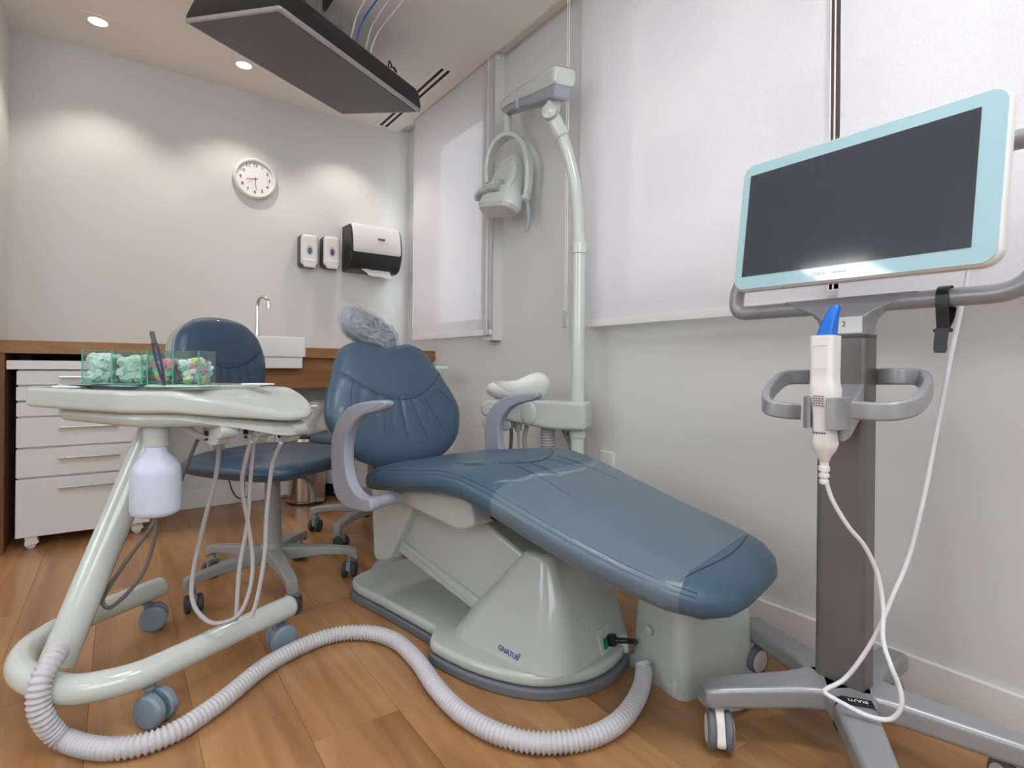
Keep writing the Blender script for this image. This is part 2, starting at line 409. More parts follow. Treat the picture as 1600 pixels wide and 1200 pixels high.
for a_, b_ in (((.7, .95), (.75, 2.25)), ((1.85, .95), (1.9, 2.25)), ((.7, .95), (1.9, 1.0)), ((.7, 2.2), (1.9, 2.25)), ((1.27, .95), (1.33, 2.25))): fr.box2((XL - .08, a_[0], a_[1]), (XL - .03, b_[0], b_[1]))
o = tag(fr.build('fill_window_left', M_brown, smooth=0), kind='structure')
for a_, b_ in ((.75, 1.27), (1.33, 1.85)): MB().box2((XL - .06, a_, 1.0), (XL - .054, b_, 2.2)).build('pane', M_pane, o, 0)
# baseboards
tag(MB().box2((XR - .014, YF, 0), (XR, YB, .1), .003).build('baseboard_right', M_trim, smooth=0), kind='structure')
tag(MB().box2((-.43, YB - .014, 0), (XR - .014, YB, .1), .003).build('baseboard_back', M_trim, smooth=0), kind='structure')

# roller blinds
def blind(y0, y1, zb, label, chain_y, X=AX, weight=True):
    root = thing('roller_blind', (X, (y0 + y1) / 2, zb), 0, label, 'blind', 'roller blinds at the windows')
    h = CEIL + .03 - zb; w = y1 - y0
    mb = MB(); n = 24
    vs = []; fs = []
    for i in range(n + 1):
        for j in range(2): vs.append((.0012 * sin(i * .9), -w / 2 + w * j, .03 + (h - .03) * i / n)) 
    for i in range(n): fs.append((2 * i, 2 * i + 1, 2 * i + 3, 2 * i + 2))
    mb.mesh(vs, fs); mb.build('fabric', M_blind, root)
    MB().box((0, 0, .014), (.012, w, .03), .004).build('hem_bar', M_trim, root)
    MB().cyl((.022, -w / 2, h - .02), (.022, w / 2, h - .02), .018, n=16).build('roller', M_trim, root)
    if chain_y is not None:
        cy = chain_y - (y0 + y1) / 2; c = MB()
        for s_ in (-.006, .006): c.tube([(-.012, cy + s_, .05), (-.012, cy + s_, h)], .0022, 6, 1)
        c.build('bead_chain', M_trim, root)
        if weight: MB().box((-.014, cy, .04), (.014, .03, .075), .006).build('chain_weight', M_hose, root)
    return root
blind(2.345, 3.262, .955, 'translucent white roller blind nearest the back wall, beside the dental lamp', 2.375)
blind(.718, 1.692, .958, 'wide translucent white roller blind between lamp pole and scanner screen', 1.76)
blind(-.95, .690, .955, 'translucent white roller blind behind the right half of the scanner screen', .704, weight=False)

# the view outside: a plain apartment block across the street
root = thing('apartment_block', (9.5, 1.5, -8), 0, 'pale apartment block faintly seen through the blinds', 'building')
MB().box((1.5, 0, 9.0), (3, 26, 18)).build('wall', M_facade, root, 0)
pr = None
for k in range(5):
    for j in range(7):
        if pr is None: pr = MB().box((0, 0, 0), (.12, 1.7, 1.5), .01).build('window', M_fwin, root, 0); o = pr
        else: o = pr.copy(); COL.objects.link(o)
        o.location = (-.02, -9 + 3.0 * j, 4.2 + 2.9 * k)
MB().box((0, 0, -.1), (60, 80, .2), M=Matrix.Translation((0, 0, 0))).build('street', M_ground, None, 0, (22, 0, -8.2)); bpy.data.objects['street']['kind'] = 'structure'

# ceiling fittings
def panel_light(x, y, first=True):
    r = thing('ceiling_panel_light', (x, y, CEIL), 0, 'square white ceiling light panel overhead, outside the picture', 'ceiling light', 'ceiling panel lights')
    MB().prism(rrect(.62, .62, .01), -.02, 0, .004).build('frame', M_trim, r); MB().box((0, 0, -.022), (.56, .56, .004)).build('diffuser', M_panel, r, 0)
for x, y in PANELS: panel_light(x, y)
spl = ['square recessed downlight in the ceiling, left one, near the top left corner', 'square recessed downlight in the ceiling just left of the hanging television', 'square recessed downlight hidden behind the hanging television']
for (x, y), lb in zip(SPOTS, spl):
    r = thing('recessed_downlight', (x, y, CEIL), 0, lb, 'ceiling light', 'recessed downlights along the back wall')
    mb = MB(); N = 28
    sq = []
    for i in range(N):
        a_ = 2 * pi * (i + .5) / N; k = .062 / max(abs(cos(a_)), abs(sin(a_))); sq.append((k * cos(a_), k * sin(a_)))
    ci = [(.037 * cos(2 * pi * (i + .5) / N), .037 * sin(2 * pi * (i + .5) / N)) for i in range(N)]
    mb.loft([[(p[0], p[1], -.0005) for p in sq], [(p[0], p[1], -.004) for p in sq], [(p[0], p[1], -.004) for p in ci], [(p[0], p[1], -.0015) for p in ci]], cap=False)
    mb.build('trim_plate', M_ceil, r, 0)
    MB().lathe([(.036, -.003), (.034, -.0015)], n=28).build('lens', M_spot, r)
# slot diffusers (air vents)
def vent(y0, y1, label):
    xc = 1.395; w = .105; L = y1 - y0
    r = thing('slot_vent', (xc, (y0 + y1) / 2, CEIL), 0, label, 'air vent', 'linear slot vents in the ceiling')
    MB().box((0, 0, -.003), (w, L, .005), .0015).build('plate', M_ceil, r, 0)
    for s_ in (-.018, .018): MB().box((s_, 0, -.0062), (.016, L - .05, .0012)).build('slot', M_shadow, r, 0)
vent(2.575, 3.475, 'white ceiling vent with two long dark slots at the right end of the television')

# ------------------------------------------------------------------ dental chair (local x = across, -y = towards the foot)
TH = math.radians(14); CP = V((.823, 1.85, 0))
CU = V((sin(TH), -cos(TH), 0)); CS_ = V((cos(TH), sin(TH), 0))
chair = thing('dental_chair', CP, TH, 'large blue leather dental treatment chair with ivory base and grey armrests', 'dental chair')
CM = inv_loc(CP, TH)
def at_chair(px, py, s):      # point of the chair's lengthwise plane x = s, in chair coordinates
    d = survey(px, py); p = CP + CS_ * s; return CM @ (EY + d * ((p - EY).dot(CS_) / d.dot(CS_)))

# base plate
near = [(-.10, .10), (-.165, .03), (-.175, -.12), (-.19, -.36), (-.20, -.41), (-.245, -.45), (-.258, -.50), (-.25, -.64), (-.20, -.775), (-.10, -.855), (0, -.875)]
outl = near + [(-x, y) for x, y in near[::-1][1:]]
outl = [tuple(p)[:2] for p in catmull([(x, y, 0) for x, y in outl], 3, True)]
def scaled(o_, k): return [(x * k, (y + .39) * k - .39) for x, y in o_]
MB().prism(scaled(outl, 1.02), 0, .026, .006).build('rubber_skirt', M_skirt, chair)
MB().prism(outl, .026, .058, .012).build('base_plate', M_ivory, chair)
# front shroud: pyramid shaped cover
def ring4(x0, x1, y0, y1, z, r): return [(x, y, z) for x, y in rrect(x1 - x0, y1 - y0, r, 6, (x0 + x1) / 2, (y0 + y1) / 2)]
mb = MB()
mb.loft([ring4(-.195, .195, -.845, -.44, .058, .09), ring4(-.193, .193, -.842, -.445, .066, .09), ring4(-.175, .175, -.825, -.50, .13, .075), ring4(-.148, .148, -.80, -.575, .21, .055),
         ring4(-.122, .122, -.765, -.64, .288, .035), ring4(-.115, .115, -.755, -.655, .306, .03), ring4(-.10, .10, -.74, -.67, .315, .02)])
cone = mb.build('front_shroud', M_ivory, chair, 50)
# makers mark on the shroud (flat print on the front face)
n = V((-.62, -.72, .30)).normalized()
pc = at_chair(798, 1022, -.178); 
def on_cone(px, py):
    # ray against the shroud mesh
    o_, d_ = CM @ EY, (CM.to_3x3() @ survey(px, py)).normalized()
    from mathutils.bvhtree import BVHTree
    t_ = BVHTree.FromPolygons([v.co for v in cone.data.vertices], [list(f.vertices) for f in cone.data.polygons])
    return t_.ray_cast(o_, d_)[:2]
h1, nn = on_cone(783, 1013); h2, _ = on_cone(806, 1027)
xa = (h2 - h1).normalized(); nn = nn if nn.dot(CM.to_3x3() @ survey(795, 1020)) < 0 else -nn; ya = nn.cross(xa).normalized()
MB().text('GNATUS', .0175, frame(xa, ya, nn, (h1 + h2) / 2 + nn * .0012), .0006).build('maker_mark', M_navy, cone, 0)['label'] = 'blue lettering GNATUS'
h3, _ = on_cone(811, 1025); MB().tube([h3 + nn * .001 + xa * a_ + ya * b_ for a_, b_ in ((-.004, .003), (.002, .005), (.003, -.001), (.001, -.005))], .0011, 5).build('maker_dot', M_red, cone)['label'] = 'small orange red hook mark'
# socket panel
h4, n4 = on_cone(946, 1006); vd = CM.to_3x3() @ survey(946, 1006); n4 = n4 if n4.dot(vd) < 0 else -n4
xs = V((0, 0, 1)).cross(n4).normalized(); PF = frame(xs, n4.cross(xs), n4, h4)
MB(PF).prism(rrect(.062, .085, .012), -.01, .005, .003).build('socket_panel', M_ivory, chair, 40)
MB(PF).box((-.008, .004, .006), (.016, .026, .006), .002).build('rocker_switch', M_green, chair)['label'] = 'green rocker switch'
mb = MB(PF); mb.box((.014, .006, .014), (.022, .03, .022), .005); mb.tube([(.016, .004, .02), (.03, -.0, .045), (.06, -.012, .05), (.10, -.03, .03)], .007, 10); mb.build('power_plug', M_black, chair)
# lifting arm between the rear bracket and the shroud
mb = MB()
a0, a1, a2, a3 = (-.16, .40), (-.16, .20), (-.66, .06), (-.70, .30)     # (y, z) : upper rear, lower rear, lower front, upper front
prof = roundpoly([(-.12, .395), (-.12, .235), (-.62, .10), (-.70, .285), (-.45, .385)], .02, 3)
Mx = frame((0, 1, 0), (0, 0, 1), (1, 0, 0))
mb.prism(prof, -.11, .11, .012, Mx); mb.build('lifting_arm_cover', M_ivory, chair)
mb = MB(); prof = roundpoly([(-.12, .245), (-.12, .205), (-.62, .075), (-.62, .115)], .008, 3); mb.prism(prof, -.125, .125, .006, Mx); mb.build('lifting_arm_rail', M_ivory, chair)
mb = MB(); prof = roundpoly([(-.035, .405), (-.28, .405), (-.135, .165), (-.055, .150)], .03, 4); mb.prism(prof, -.15, .15, .012, Mx); mb.build('rear_bracket', M_ivory, chair)
MB().prism(roundpoly([(-.20, .44), (-.20, .385), (-.50, .345), (-.56, .37), (-.54, .44)], .02, 3), -.19, .19, .012, Mx).build('seat_box', M_ivory, chair)
MB().prism(roundpoly([(-.12, .415), (-.12, .395), (-.50, .425), (-.90, .345), (-.90, .36), (-.5, .45)], .004, 3), -.12, .12, .004, Mx).build('seat_frame', M_darkgrey, chair)

# seat and legrest cushion: stations (u, z mid, half thickness, half width)
ST = [(.10, .440, .004, .15), (.105, .440, .018, .19), (.12, .442, .032, .225), (.16, .446, .045, .255), (.25, .462, .050, .27), (.40, .482, .051, .275), (.50, .494, .052, .277),
      (.58, .492, .053, .278), (.68, .470, .055, .276), (.80, .432, .056, .270), (.92, .398, .054, .264), (1.04, .370, .051, .255), (1.12, .353, .048, .242), (1.18, .342, .042, .215), (1.215, .336, .031, .17), (1.232, .333, .016, .12), (1.236, .333, .003, .08)]
def cush_top(x, u):
    z, t, w = lerp(ST, u); k = min(1, abs(x / w))
    dish = .016 * (1 - k * k) * max(0, 1 - abs(u - .42) / .34)
    return z + t * (1 - k ** 4) ** .4 - dish
def cush_ring(u, off=0.0, n=56, lo=0):
    z, t, w = lerp(ST, u); R = []
    for i in range(n):
        a_ = 2 * pi * i / n; c, s_ = cos(a_), sin(a_)
        X = w * math.copysign(abs(c) ** .5, c); Z = t * math.copysign(abs(s_) ** .75, s_)
        k = abs(X / w); dish = .016 * (1 - k * k) * max(0, 1 - abs(u - .42) / .34) if s_ > 0 else 0
        wr = 0
        if s_ > 0.2:
            for (px_, u0, u1, d_) in ((-.09, .30, .62, .004), (.09, .30, .62, .004), (.0, .66, .9, .0015)):
                if u0 < u < u1: wr += d_ * math.exp(-((X - px_ - .03 * sin((u - u0) * 6)) / .012) ** 2) * sin(pi * (u - u0) / (u1 - u0))
            g = u - (.60 - 1.4 * X * X); wr += .006 * math.exp(-(g / .008) ** 2) * (1 if abs(X) < .21 else 0)
        Ln = math.hypot(c / w, s_ / t); q = off
        R.append((X + q * c, -u, z + Z - dish - wr + q * s_))
    return R
us = [s_[0] for s_ in ST[:4]] + [.16 + (1.12 - .16) * i / 90 for i in range(1, 91)] + [s_[0] for s_ in ST[13:]]
MB().loft([cush_ring(u) for u in us]).build('seat_cushion', M_leather, chair, 60)
# seams: piping line along both sides, arc across
def surf_line(pts, name, par, r=.0016):
    MB().tube([(x, -u, cush_top(x, u) + .0003) for x, u in pts], r, 6, 5).build(name, M_seam_crease, par)
cs = bpy.data.objects['seat_cushion']
for sg in (-1, 1):
    MB().tube([(sg * lerp(ST, u)[2] * .94, -u, cush_top(lerp(ST, u)[2] * .94, u)) for u in [.14 + i * .045 for i in range(24)]], .0018, 6, 4).build('piping', M_seam_crease, cs)
    MB().tube([(sg * lerp(ST, u)[2] * .975, -u, cush_top(lerp(ST, u)[2] * .975, u)) for u in [.14 + i * .045 for i in range(24)]], .0012, 6, 4).build('piping', M_seam_crease, cs)
dn = (0, 0, -1)
seam_on(cs, [(x, -(.625 - 2.6 * x * x), .5) for x in [i * .03 - .21 for i in range(15)]], dn, 'seam', M_seam_crease, .0026)
for x0, k, L_ in ((-.10, -.02, .24), (.10, .03, .20), (-.04, .0, .10), (.05, .03, .09)): seam_on(cs, [(x0 + k * t, -.625 + .5 * x0 * x0 - L_ * t, .5) for t in (0, .25, .5, .75, 1)], dn, 'seam', M_seam_crease, .0022)
seam_on(cs, [(x, -(1.165 - .6 * x * x), .5) for x in [i * .03 - .21 for i in range(15)]], dn, 'seam', M_seam_crease, .002)
# clear plastic film over the legrest
def film_ring(u):
    R = cush_ring(u, .0035); out_ = []
    for (x, y, z) in R[:29]:
        q = noise.noise(V((x * 9, y * 7, z * 9))) * .004 + noise.noise(V((x * 34, y * 20, 3))) * .002 + .009 * math.exp(-((x + .185) / .03) ** 2) * min(1, (u - .7) * 6) + max(0, noise.noise(V((x * 14, y * 26, 7)))) * .014 * math.exp(-((u - .80) / .09) ** 2)
        out_.append((x, y + 0, z + abs(q)))
    lowl = [(x, y, z) for x, y, z in R[29:33]]; lowr = [(x, y, z) for x, y, z in R[52:]]
    return lowr + out_ + lowl
mb = MB(); mb.loft([film_ring(u) for u in [.70 + (1.15 - .70) * i / 60 for i in range(61)]], cap=False, closed=False)
flm = mb.build('legrest_film', M_film, chair, 60)
mb = MB()     # rolled, crumpled upper edge of the film
mb.tube([(x, -.705 - .05 * cos(x * 9) - .008 * sin(x * 60), cush_top(x, .71) + .006 + .002 * sin(x * 47)) for x in [i * .02 - .24 for i in range(25)]], lambda t: .004 + .002 * sin(t * 37), 8, 4)
mb.build('film_hem', M_film, flm)

# backrest
tilt = math.radians(23)
Bn = V((0, -cos(tilt), sin(tilt))); Bu = V((0, sin(tilt), cos(tilt))); Bo = V((0, -.06, .45))
BM = frame((1, 0, 0), Bu, (1 and V((1, 0, 0)).cross(Bu)), Bo)
half = [(0, -.012), (.07, -.008), (.13, .008), (.19, .035), (.24, .075), (.272, .13), (.289, .19), (.270, .262), (.240, .325), (.214, .38), (.186, .43), (.145, .456), (.10, .462), (.05, .448)]
bo = half + [(0, .441)] + [(-x, y) for x, y in half[::-1][:-1]]
bo = [tuple(p)[:2] for p in catmull([(x, y, 0) for x, y in bo], 5, True)]
def arc_y(x): return .225 + 2.35 * x * x
def back_disp(x, y):
    d_ = (y - arc_y(x)) / .007
    g = -.006 * math.exp(-d_ * d_) if abs(x) < .24 else 0
    if y < arc_y(x):
        dd = arc_y(x) - y
        for i, (x0, k, L) in enumerate(((-.16, -.3, .10), (-.11, -.22, .17), (-.06, -.1, .14), (-.02, -.02, .19), (.03, .18, .17), (.075, .42, .2), (.12, .8, .12), (.165, 1.3, .1))):
            if dd < L: g -= .008 * math.exp(-((x - x0 - k * dd) / .008) ** 2) * (1 - dd / L)
        g += .006 * math.exp(-(dd / .04) ** 2)
    return g
mb = MB(BM); mb.pillow(bo, .055, .035, 5, 34, back_disp); bk = mb.build('backrest', M_leather, chair, 60)
BH = Bo + Bu * .2
MB(BM).prism([(x * .93, (y - .22) * .93 + .22) for x, y in bo], -.052, -.02, .014).build('backrest_shell', M_ivory, chair)
def bz(x, y):  # front height of the backrest cushion, approximate
    return .0535 if abs(x) < .2 else .0535 - .02 * ((abs(x) - .2) / .07) ** 2
def on_b(x, y): return BM @ V((x, y, 0))
bd_ = BM.to_3x3() @ V((0, 0, -1))
seam_on(bk, [on_b(x, arc_y(x)) for x in [i * .024 - .24 for i in range(21)]], bd_, 'seam', M_seam_crease, .0024)
for x0, k, L_ in ((-.085, -.25, .15), (.03, .2, .18), (.085, .45, .20), (.155, .9, .10), (-.02, -.03, .14), (-.19, -.3, .14)): seam_on(bk, [on_b(x0 + k * t * L_, arc_y(x0) - L_ * t) for t in (0, .3, .6, 1)], bd_, 'crease_shade', M_seam_crease, .0016)  # thin dark tubes drawing the shade inside the leather folds
# hinge bracket between seat and backrest
MB().prism(roundpoly([(.02, .44), (-.12, .40), (-.12, .37), (.03, .36), (.10, .50), (.06, .56)], .02, 3), -.07, .07, .008, Mx).build('hinge_bracket', M_darkgrey, chair)
MB(BM).box((0, .46, -.045), (.05, .16, .012), .004).build('headrest_bar', M_chrome, chair)
# headrest under a crumpled see-through cover
hc = Bo + Bu * .515 + V((-.02, .02, -.005))
ht = math.radians(8); Hu = V((0, sin(ht), cos(ht))); Hr = V((1, .0, -.38)).normalized(); HM = frame(Hr, Hu, Hr.cross(Hu), hc)
ho = [tuple(p)[:2] for p in catmull([(.125, 0, 0), (.112, .045, 0), (.05, .066, 0), (-.03, .07, 0), (-.10, .06, 0), (-.13, .01, 0), (-.115, -.045, 0), (-.04, -.062, 0), (.05, -.066, 0), (.11, -.048, 0)], 8, True)]
MB(HM).pillow(ho, .042, .035, 3, 14).build('headrest', M_leather, chair, 60)
def crump(x, y): return .010 * noise.noise(V((x * 50, y * 90, 1.3))) + .007 * noise.noise(V((x * 130, y * 180, 5)))
MB(HM).pillow([(x * 1.07, y * 1.1) for x, y in ho], .054, .044, 3, 30, crump).build('headrest_cover', M_cover, chair, 70)

# armrests: outline in the lengthwise plane
arm = [(.374, .690), (.366, .703), (.285, .697), (.205, .678), (.152, .642), (.122, .596), (.113, .547), (.118, .471), (.136, .418), (.175, .392), (.223, .386), (.312, .396), (.311, .428), (.272, .430), (.232, .444), (.202, .477), (.190, .53), (.193, .577), (.218, .620), (.27, .656), (.352, .676)]
ao = [(-p[0], p[1]) for p in catmull([(a_, b_, 0) for a_, b_ in arm], 3, True)]
for sg in (-1, 1):
    MB().prism(ao, sg * .33 - .017, sg * .33 + .017, .0075, Mx).build('armrest', M_greyp, chair, 50)
    MB().cyl((sg * .33, -.285, .408), (sg * .22, -.285, .412), .017, n=16).build('armrest_pivot', M_greyp, chair)

# ------------------------------------------------------------------ foot control behind the base
fc = at_z(607, 893, 0); r = thing('foot_control', (fc.x, fc.y, 0), .6, 'grey foot control pedal on the floor behind the chair base', 'foot pedal')
mb = MB(); mb.prism(rrect(.16, .11, .045), 0, .022, .006); mb.build('base', M_greyp, r)
MB().pillow(rrect(.14, .09, .04), .035, 0, 3, 10, M=Matrix.Translation((0, 0, .02))).build('dome', M_greyp, r)
MB().tube([(.07, .03, .02), (.13, .06, .012), (.2, .05, .012), (.26, .02, .012)], .007, 8).build('hose', M_tubed, r)

# ------------------------------------------------------------------ junction box at the foot of the chair
jb = V((1.252, .962, 0)); ja = math.radians(-9)
r = thing('junction_box', jb, ja, 'ivory plastic floor junction box under the foot end of the dental chair', 'junction box')
mb = MB(); H = .225
mb.loft([ring4(-.135, .152, -.145, .07, .0, .03), ring4(-.135, .152, -.145, .07, .02, .03), ring4(-.125, .143, -.135, .065, .03, .035), ring4(-.118, .136, -.128, .06, H - .03, .04), ring4(-.112, .130, -.122, .055, H - .01, .04), ring4(-.095, .112, -.105, .04, H, .035)])
mb.build('cover', M_ivory, r, 50)
MB().lathe([(.012, 0), (.012, .008), (.006, .01)], (-.125, -.02, .12), (-1, 0, 0), 14).build('screw_cap', M_ivory, r)
MB().cyl((-.13, .06, .05), (-.16, .08, .045), .024, .026, 18, .004).build('hose_socket', M_trim, r)
p0 = at_z(1140, 1092, .02); mb = MB()
for k in range(3): mb.tube([at_z(1092, 1088, .012), at_z(1110, 1100 + 3 * k, .008 + k * .006), at_z(1150, 1104 + 2 * k, .009 + .006 * k), at_z(1180, 1090, .012 + .004 * k), at_z(1185, 1070, .02)], .005, 8)
tag(mb.build('cable_bundle', M_tube), 'grey tubes coiled on the floor at the corner of the junction box', 'cable')

# ------------------------------------------------------------------ corrugated floor hose
hp = [(100, 1155, .022), (175, 1170, .022), (260, 1150, .022), (340, 1100, .022), (420, 1037, .022), (500, 998, .022), (560, 988, .022), (612, 998, .022), (650, 1030, .022), (682, 1075, .022), (722, 1115, .022), (782, 1148, .022), (850, 1161, .022), (922, 1152, .022), (970, 1125, .022), (998, 1085, .022), (1006, 1050, .03), (1003, 1032, .05)]
pts = catmull([at_d(91, 1018, 1.19), at_d(80, 1034, 1.155), at_d(63, 1068, 1.125), at_d(64, 1115, 1.12)] + [at_z(*q) for q in hp], 8)
L = [0]
for a_, b_ in zip(pts, pts[1:]): L.append(L[-1] + (b_ - a_).length)
step = .0027; fine = []; i = 0; s_ = 0
while s_ < L[-1]:
    while L[i + 1] < s_: i += 1
    fine.append(pts[i].lerp(pts[i + 1], (s_ - L[i]) / (L[i + 1] - L[i]))); s_ += step
mb = MB(); N = len(fine)
mb.tube(fine, lambda t: .0195 + (.0022 if round(t * (N - 1)) % 4 < 2 else -.0016), 12, 1)
tag(mb.build('corrugated_hose', M_hose, None, 80), 'pale grey corrugated hose winding across the floor in an S', 'hose')

# ------------------------------------------------------------------ lamp pole and assistant unit
PB = V((1.452, 1.607, 0)); PZ = .60
lamp = thing('dental_lamp', PB, 0, 'ivory dental operating lamp on a tall curved pole by the window', 'dental lamp')
LM = Matrix.Translation(-PB)
wp = [at_d(903, 1000, 2.15)]
wp[0].z = 0
MB().cyl((0, 0, 0), (0, 0, 1.27), .0265, n=28).build('lower_pole', M_ivory2, lamp)
MB().lathe([(.001, 0), (.09, 0), (.09, .012), (.05, .03), (.03, .04)], n=32).build('floor_flange', M_ivory2, lamp)
MB().lathe([(.0265, 1.235), (.03, 1.238), (.03, 1.262), (.031, 1.268), (.031, 1.276), (.026, 1.279), (.024, 1.30), (.023, 1.32)]).build('collar', M_ivory2, lamp)
q = [LM @ at_d(904, 372, 2.15), LM @ at_d(903, 330, 2.15), LM @ at_d(898, 285, 2.15), LM @ at_d(889, 245, 2.15), LM @ at_d(878, 212, 2.15), LM @ at_d(872, 203, 2.15)]
q[0] = V((0, 0, 1.27))
MB().tube(q, .0225, 18, 8).build('curved_tube', M_ivory2, lamp)
e0 = LM @ at_d(868, 205, 2.15); e1 = LM @ at_d(862, 180, 2.15); e2 = LM @ at_d(868, 150, 2.15)
MB().cyl(LM @ at_d(880, 215, 2.15), e1, .029, .029, 24, .006).build('elbow', M_ivory2, lamp)
cd = (rt * -.35 - fw * .94).normalized()
MB().lathe([(.031, -.03), (.031, .034), (.028, .041), (.018, .045), (.002, .0465)], e1, cd, 26).build('elbow_knob', M_ivory, lamp)
MB().cyl(e1 + V((0, 0, 0)), LM @ at_d(869, 145, 2.15), .029, .027, 24, .004).build('elbow_socket', M_ivory2, lamp)
MB().cyl(LM @ at_d(869, 152, 2.15), LM @ at_d(870, 132, 2.15), .02, n=20).build('swivel_pin', M_alu, lamp)
# balance arm
A0 = LM @ at_d(874, 135, 2.11); A1 = LM @ at_d(793, 169, 2.62)
ax = (A1 - A0); ax.z *= 1; AL = ax.length; ax.normalize(); hz = V((0, 0, 1)).cross(ax).normalized(); az = ax.cross(hz)
AM = frame(ax, hz, az, A0)
def sec(x, w, zb, zt, r): return [(x, a_, b_ + (zb + zt) / 2) for a_, b_ in rrect(w, zt - zb, r, 4)]
mb = MB(AM); mb.loft([sec(-.045, .075, -.0, .04, .015), sec(-.04, .088, -.005, .056, .02), sec(-.02, .098, -.008, .066, .022), sec(.10, .094, -.006, .062, .022), sec(AL * .75, .082, -.002, .05, .02), sec(AL - .02, .074, -.004, .036, .018), sec(AL + .02, .066, -.01, .022, .015), sec(AL + .03, .05, -.004, .012, .01)])
mb.build('arm_upper_shell', M_ivory2, lamp, 45)
mb = MB(AM); mb.loft([sec(-.038, .062, -.042, .0, .008), sec(-.03, .076, -.05, .002, .012), sec(.09, .078, -.046, .0, .012), sec(AL * .75, .064, -.03, .0, .01), sec(AL - .03, .056, -.03, .0, .01), sec(AL + .012, .044, -.02, .0, .008)])
mb.build('arm_lower_shell', M_greyp, lamp, 45)['label'] = 'lavender grey lower shell'
MB(AM).box((AL * .60, 0, .006), (.016, .088, .09), .006).build('tape_wrap', M_cover, lamp)
D1 = A1 + ax * -.005
HC = LM @ at_d(793, 286, 2.60)        # lamp head centre
top = LM @ at_d(792, 212, 2.60)
MB().cyl(D1, top, .019, .017, 20).build('drop_tube', M_ivory2, lamp)
# yoke: flat arch
cr = V((rt.x, rt.y, 0)) * .80 + fw * -.60; cr.normalize(); cn = V((0, 0, 1)).cross(cr)   # across / facing
def HP(a_, b_, c_=0): return HC + cr * a_ + V((0, 0, 1)) * b_ + cn * c_
mb = MB(); arc = [HP(-.118, .02), HP(-.120, .07), HP(-.105, .15), HP(-.06, .205), HP(0, .222), HP(.06, .200), HP(.105, .14), HP(.122, .06), HP(.118, -.04), HP(.105, -.09)]
mb.band(arc, .052, .022, 6, side=cn, ws=lambda t: .6 + .6 * sin(pi * t)); mb.build('yoke', M_ivory2, lamp, 50)
MB().cyl(HP(-.128, .005), HP(-.085, .005), .017, n=18, bev=.004).build('pivot_knob', M_ivory, lamp)
MB().cyl(HP(.128, -.085), HP(.085, -.085), .016, n=18, bev=.004).build('pivot_knob', M_ivory, lamp)
# head housing: tapered shell, opening downwards and to the left
hx = cr; hzv = (V((0, 0, 1)) * .93 + cn * .30 + cr * .12).normalized(); hy = hzv.cross(hx).normalized(); hx = hy.cross(hzv)
HM2 = frame(hx, hy, hzv, HC + V((0, 0, .0)))
def hs(z, w, d_, r, cx=0, cy=0): return [(a_ + cx, b_ + cy, z) for a_, b_ in rrect(w, d_, r, 6)]
mb = MB(HM2); mb.loft([hs(-.135, .215, .115, .05), hs(-.125, .222, .125, .055), hs(-.08, .208, .12, .05), hs(-.04, .178, .11, .05), hs(.03, .16, .10, .045), hs(.09, .118, .085, .038), hs(.13, .07, .06, .025), hs(.14, .045, .04, .016)])
hd = mb.build('lamp_head', M_ivory2, lamp, 55)
mb = MB(HM2); mb.loft([hs(-.155, .18, .09, .04), hs(-.147, .20, .105, .045), hs(-.134, .208, .11, .048)]); mb.build('lamp_lens', M_lens, hd, 55)
# oval fan cover on the camera side
ov = [(.06 * cos(a_), .088 * sin(a_)) for a_ in [2 * pi * i / 40 for i in range(40)]]
ffr = frame(hx, hzv, hx.cross(hzv), HC - hy * .047 + hx * .025 + hzv * .0)
mb = MB(ffr); mb.pillow(ov, .018, 0, 4, 10); mb.build('fan_cover', M_ivory, hd, 55)
mb = MB(ffr)
for k, rr in enumerate((.014, .022, .030)): mb.tube([(rr * cos(a_) + .012, rr * sin(a_) - .018, .0175) for a_ in [math.radians(190 + 15 * i) for i in range(8)]], .0014, 5, 2)
mb.build('vent_slots', M_darkgrey, hd)
MB(ffr).box((.022, -.084, .006), (.022, .014, .006), .002).build('switch', M_black, hd)
# wrapped handles
mb = MB(); mb.tube([HP(-.150, -.055, -.04), HP(-.10, -.045, -.075), HP(-.04, -.042, -.09), HP(.02, -.045, -.085)], lambda t: .018 + .002 * sin(t * 40), 14, 8); mb.build('wrapped_handle', M_cover, lamp, 60)
MB().tube([HP(-.148, -.055, -.04), HP(-.10, -.047, -.073), HP(.015, -.045, -.083)], .011, 12, 6).build('side_handle', M_greyp, lamp, 60)
MB().tube([HP(.108, -.085), HP(.120, -.13), HP(.124, -.19), HP(.112, -.245)], lambda t: .013 - .003 * t, 12, 6, flat=1.0).build('hanging_handle', M_greyp, lamp, 60)

# assistant unit with cuspidor, carried by the pole
AUa = math.atan2((at_d(775, 640, 2.25) - at_d(905, 640, 2.12)).y, (at_d(775, 640, 2.25) - at_d(905, 640, 2.12)).x)
au = thing('assistant_unit', (PB.x, PB.y, .60), AUa, 'ivory assistant unit with suction holders mounted on the lamp pole', 'dental unit')
L_ = .385
mb = MB(); prof = roundpoly([(-.045, -.045), (.10, -.045), (L_, -.005), (L_ + .01, .045), (L_ - .03, .066), (.32, .068), (-.045, .066)], .02, 4)
mb.prism(prof, -.06, .06, .016, frame((1, 0, 0), (0, 0, 1), (0, -1, 0), (0, 0.0, 0))); mb.build('body', M_ivory, au, 50)
MB().pillow([(.035 * cos(a_), .045 * sin(a_) - .02 * (sin(a_) < 0) * abs(sin(a_)) ** 2) for a_ in [2 * pi * i / 30 for i in range(30)]], .012, 0, 3, 8, M=frame((1, 0, 0), (0, 0, 1), (0, -1, 0), (.18, -.058, .015))).build('front_bulge', M_ivory, au)
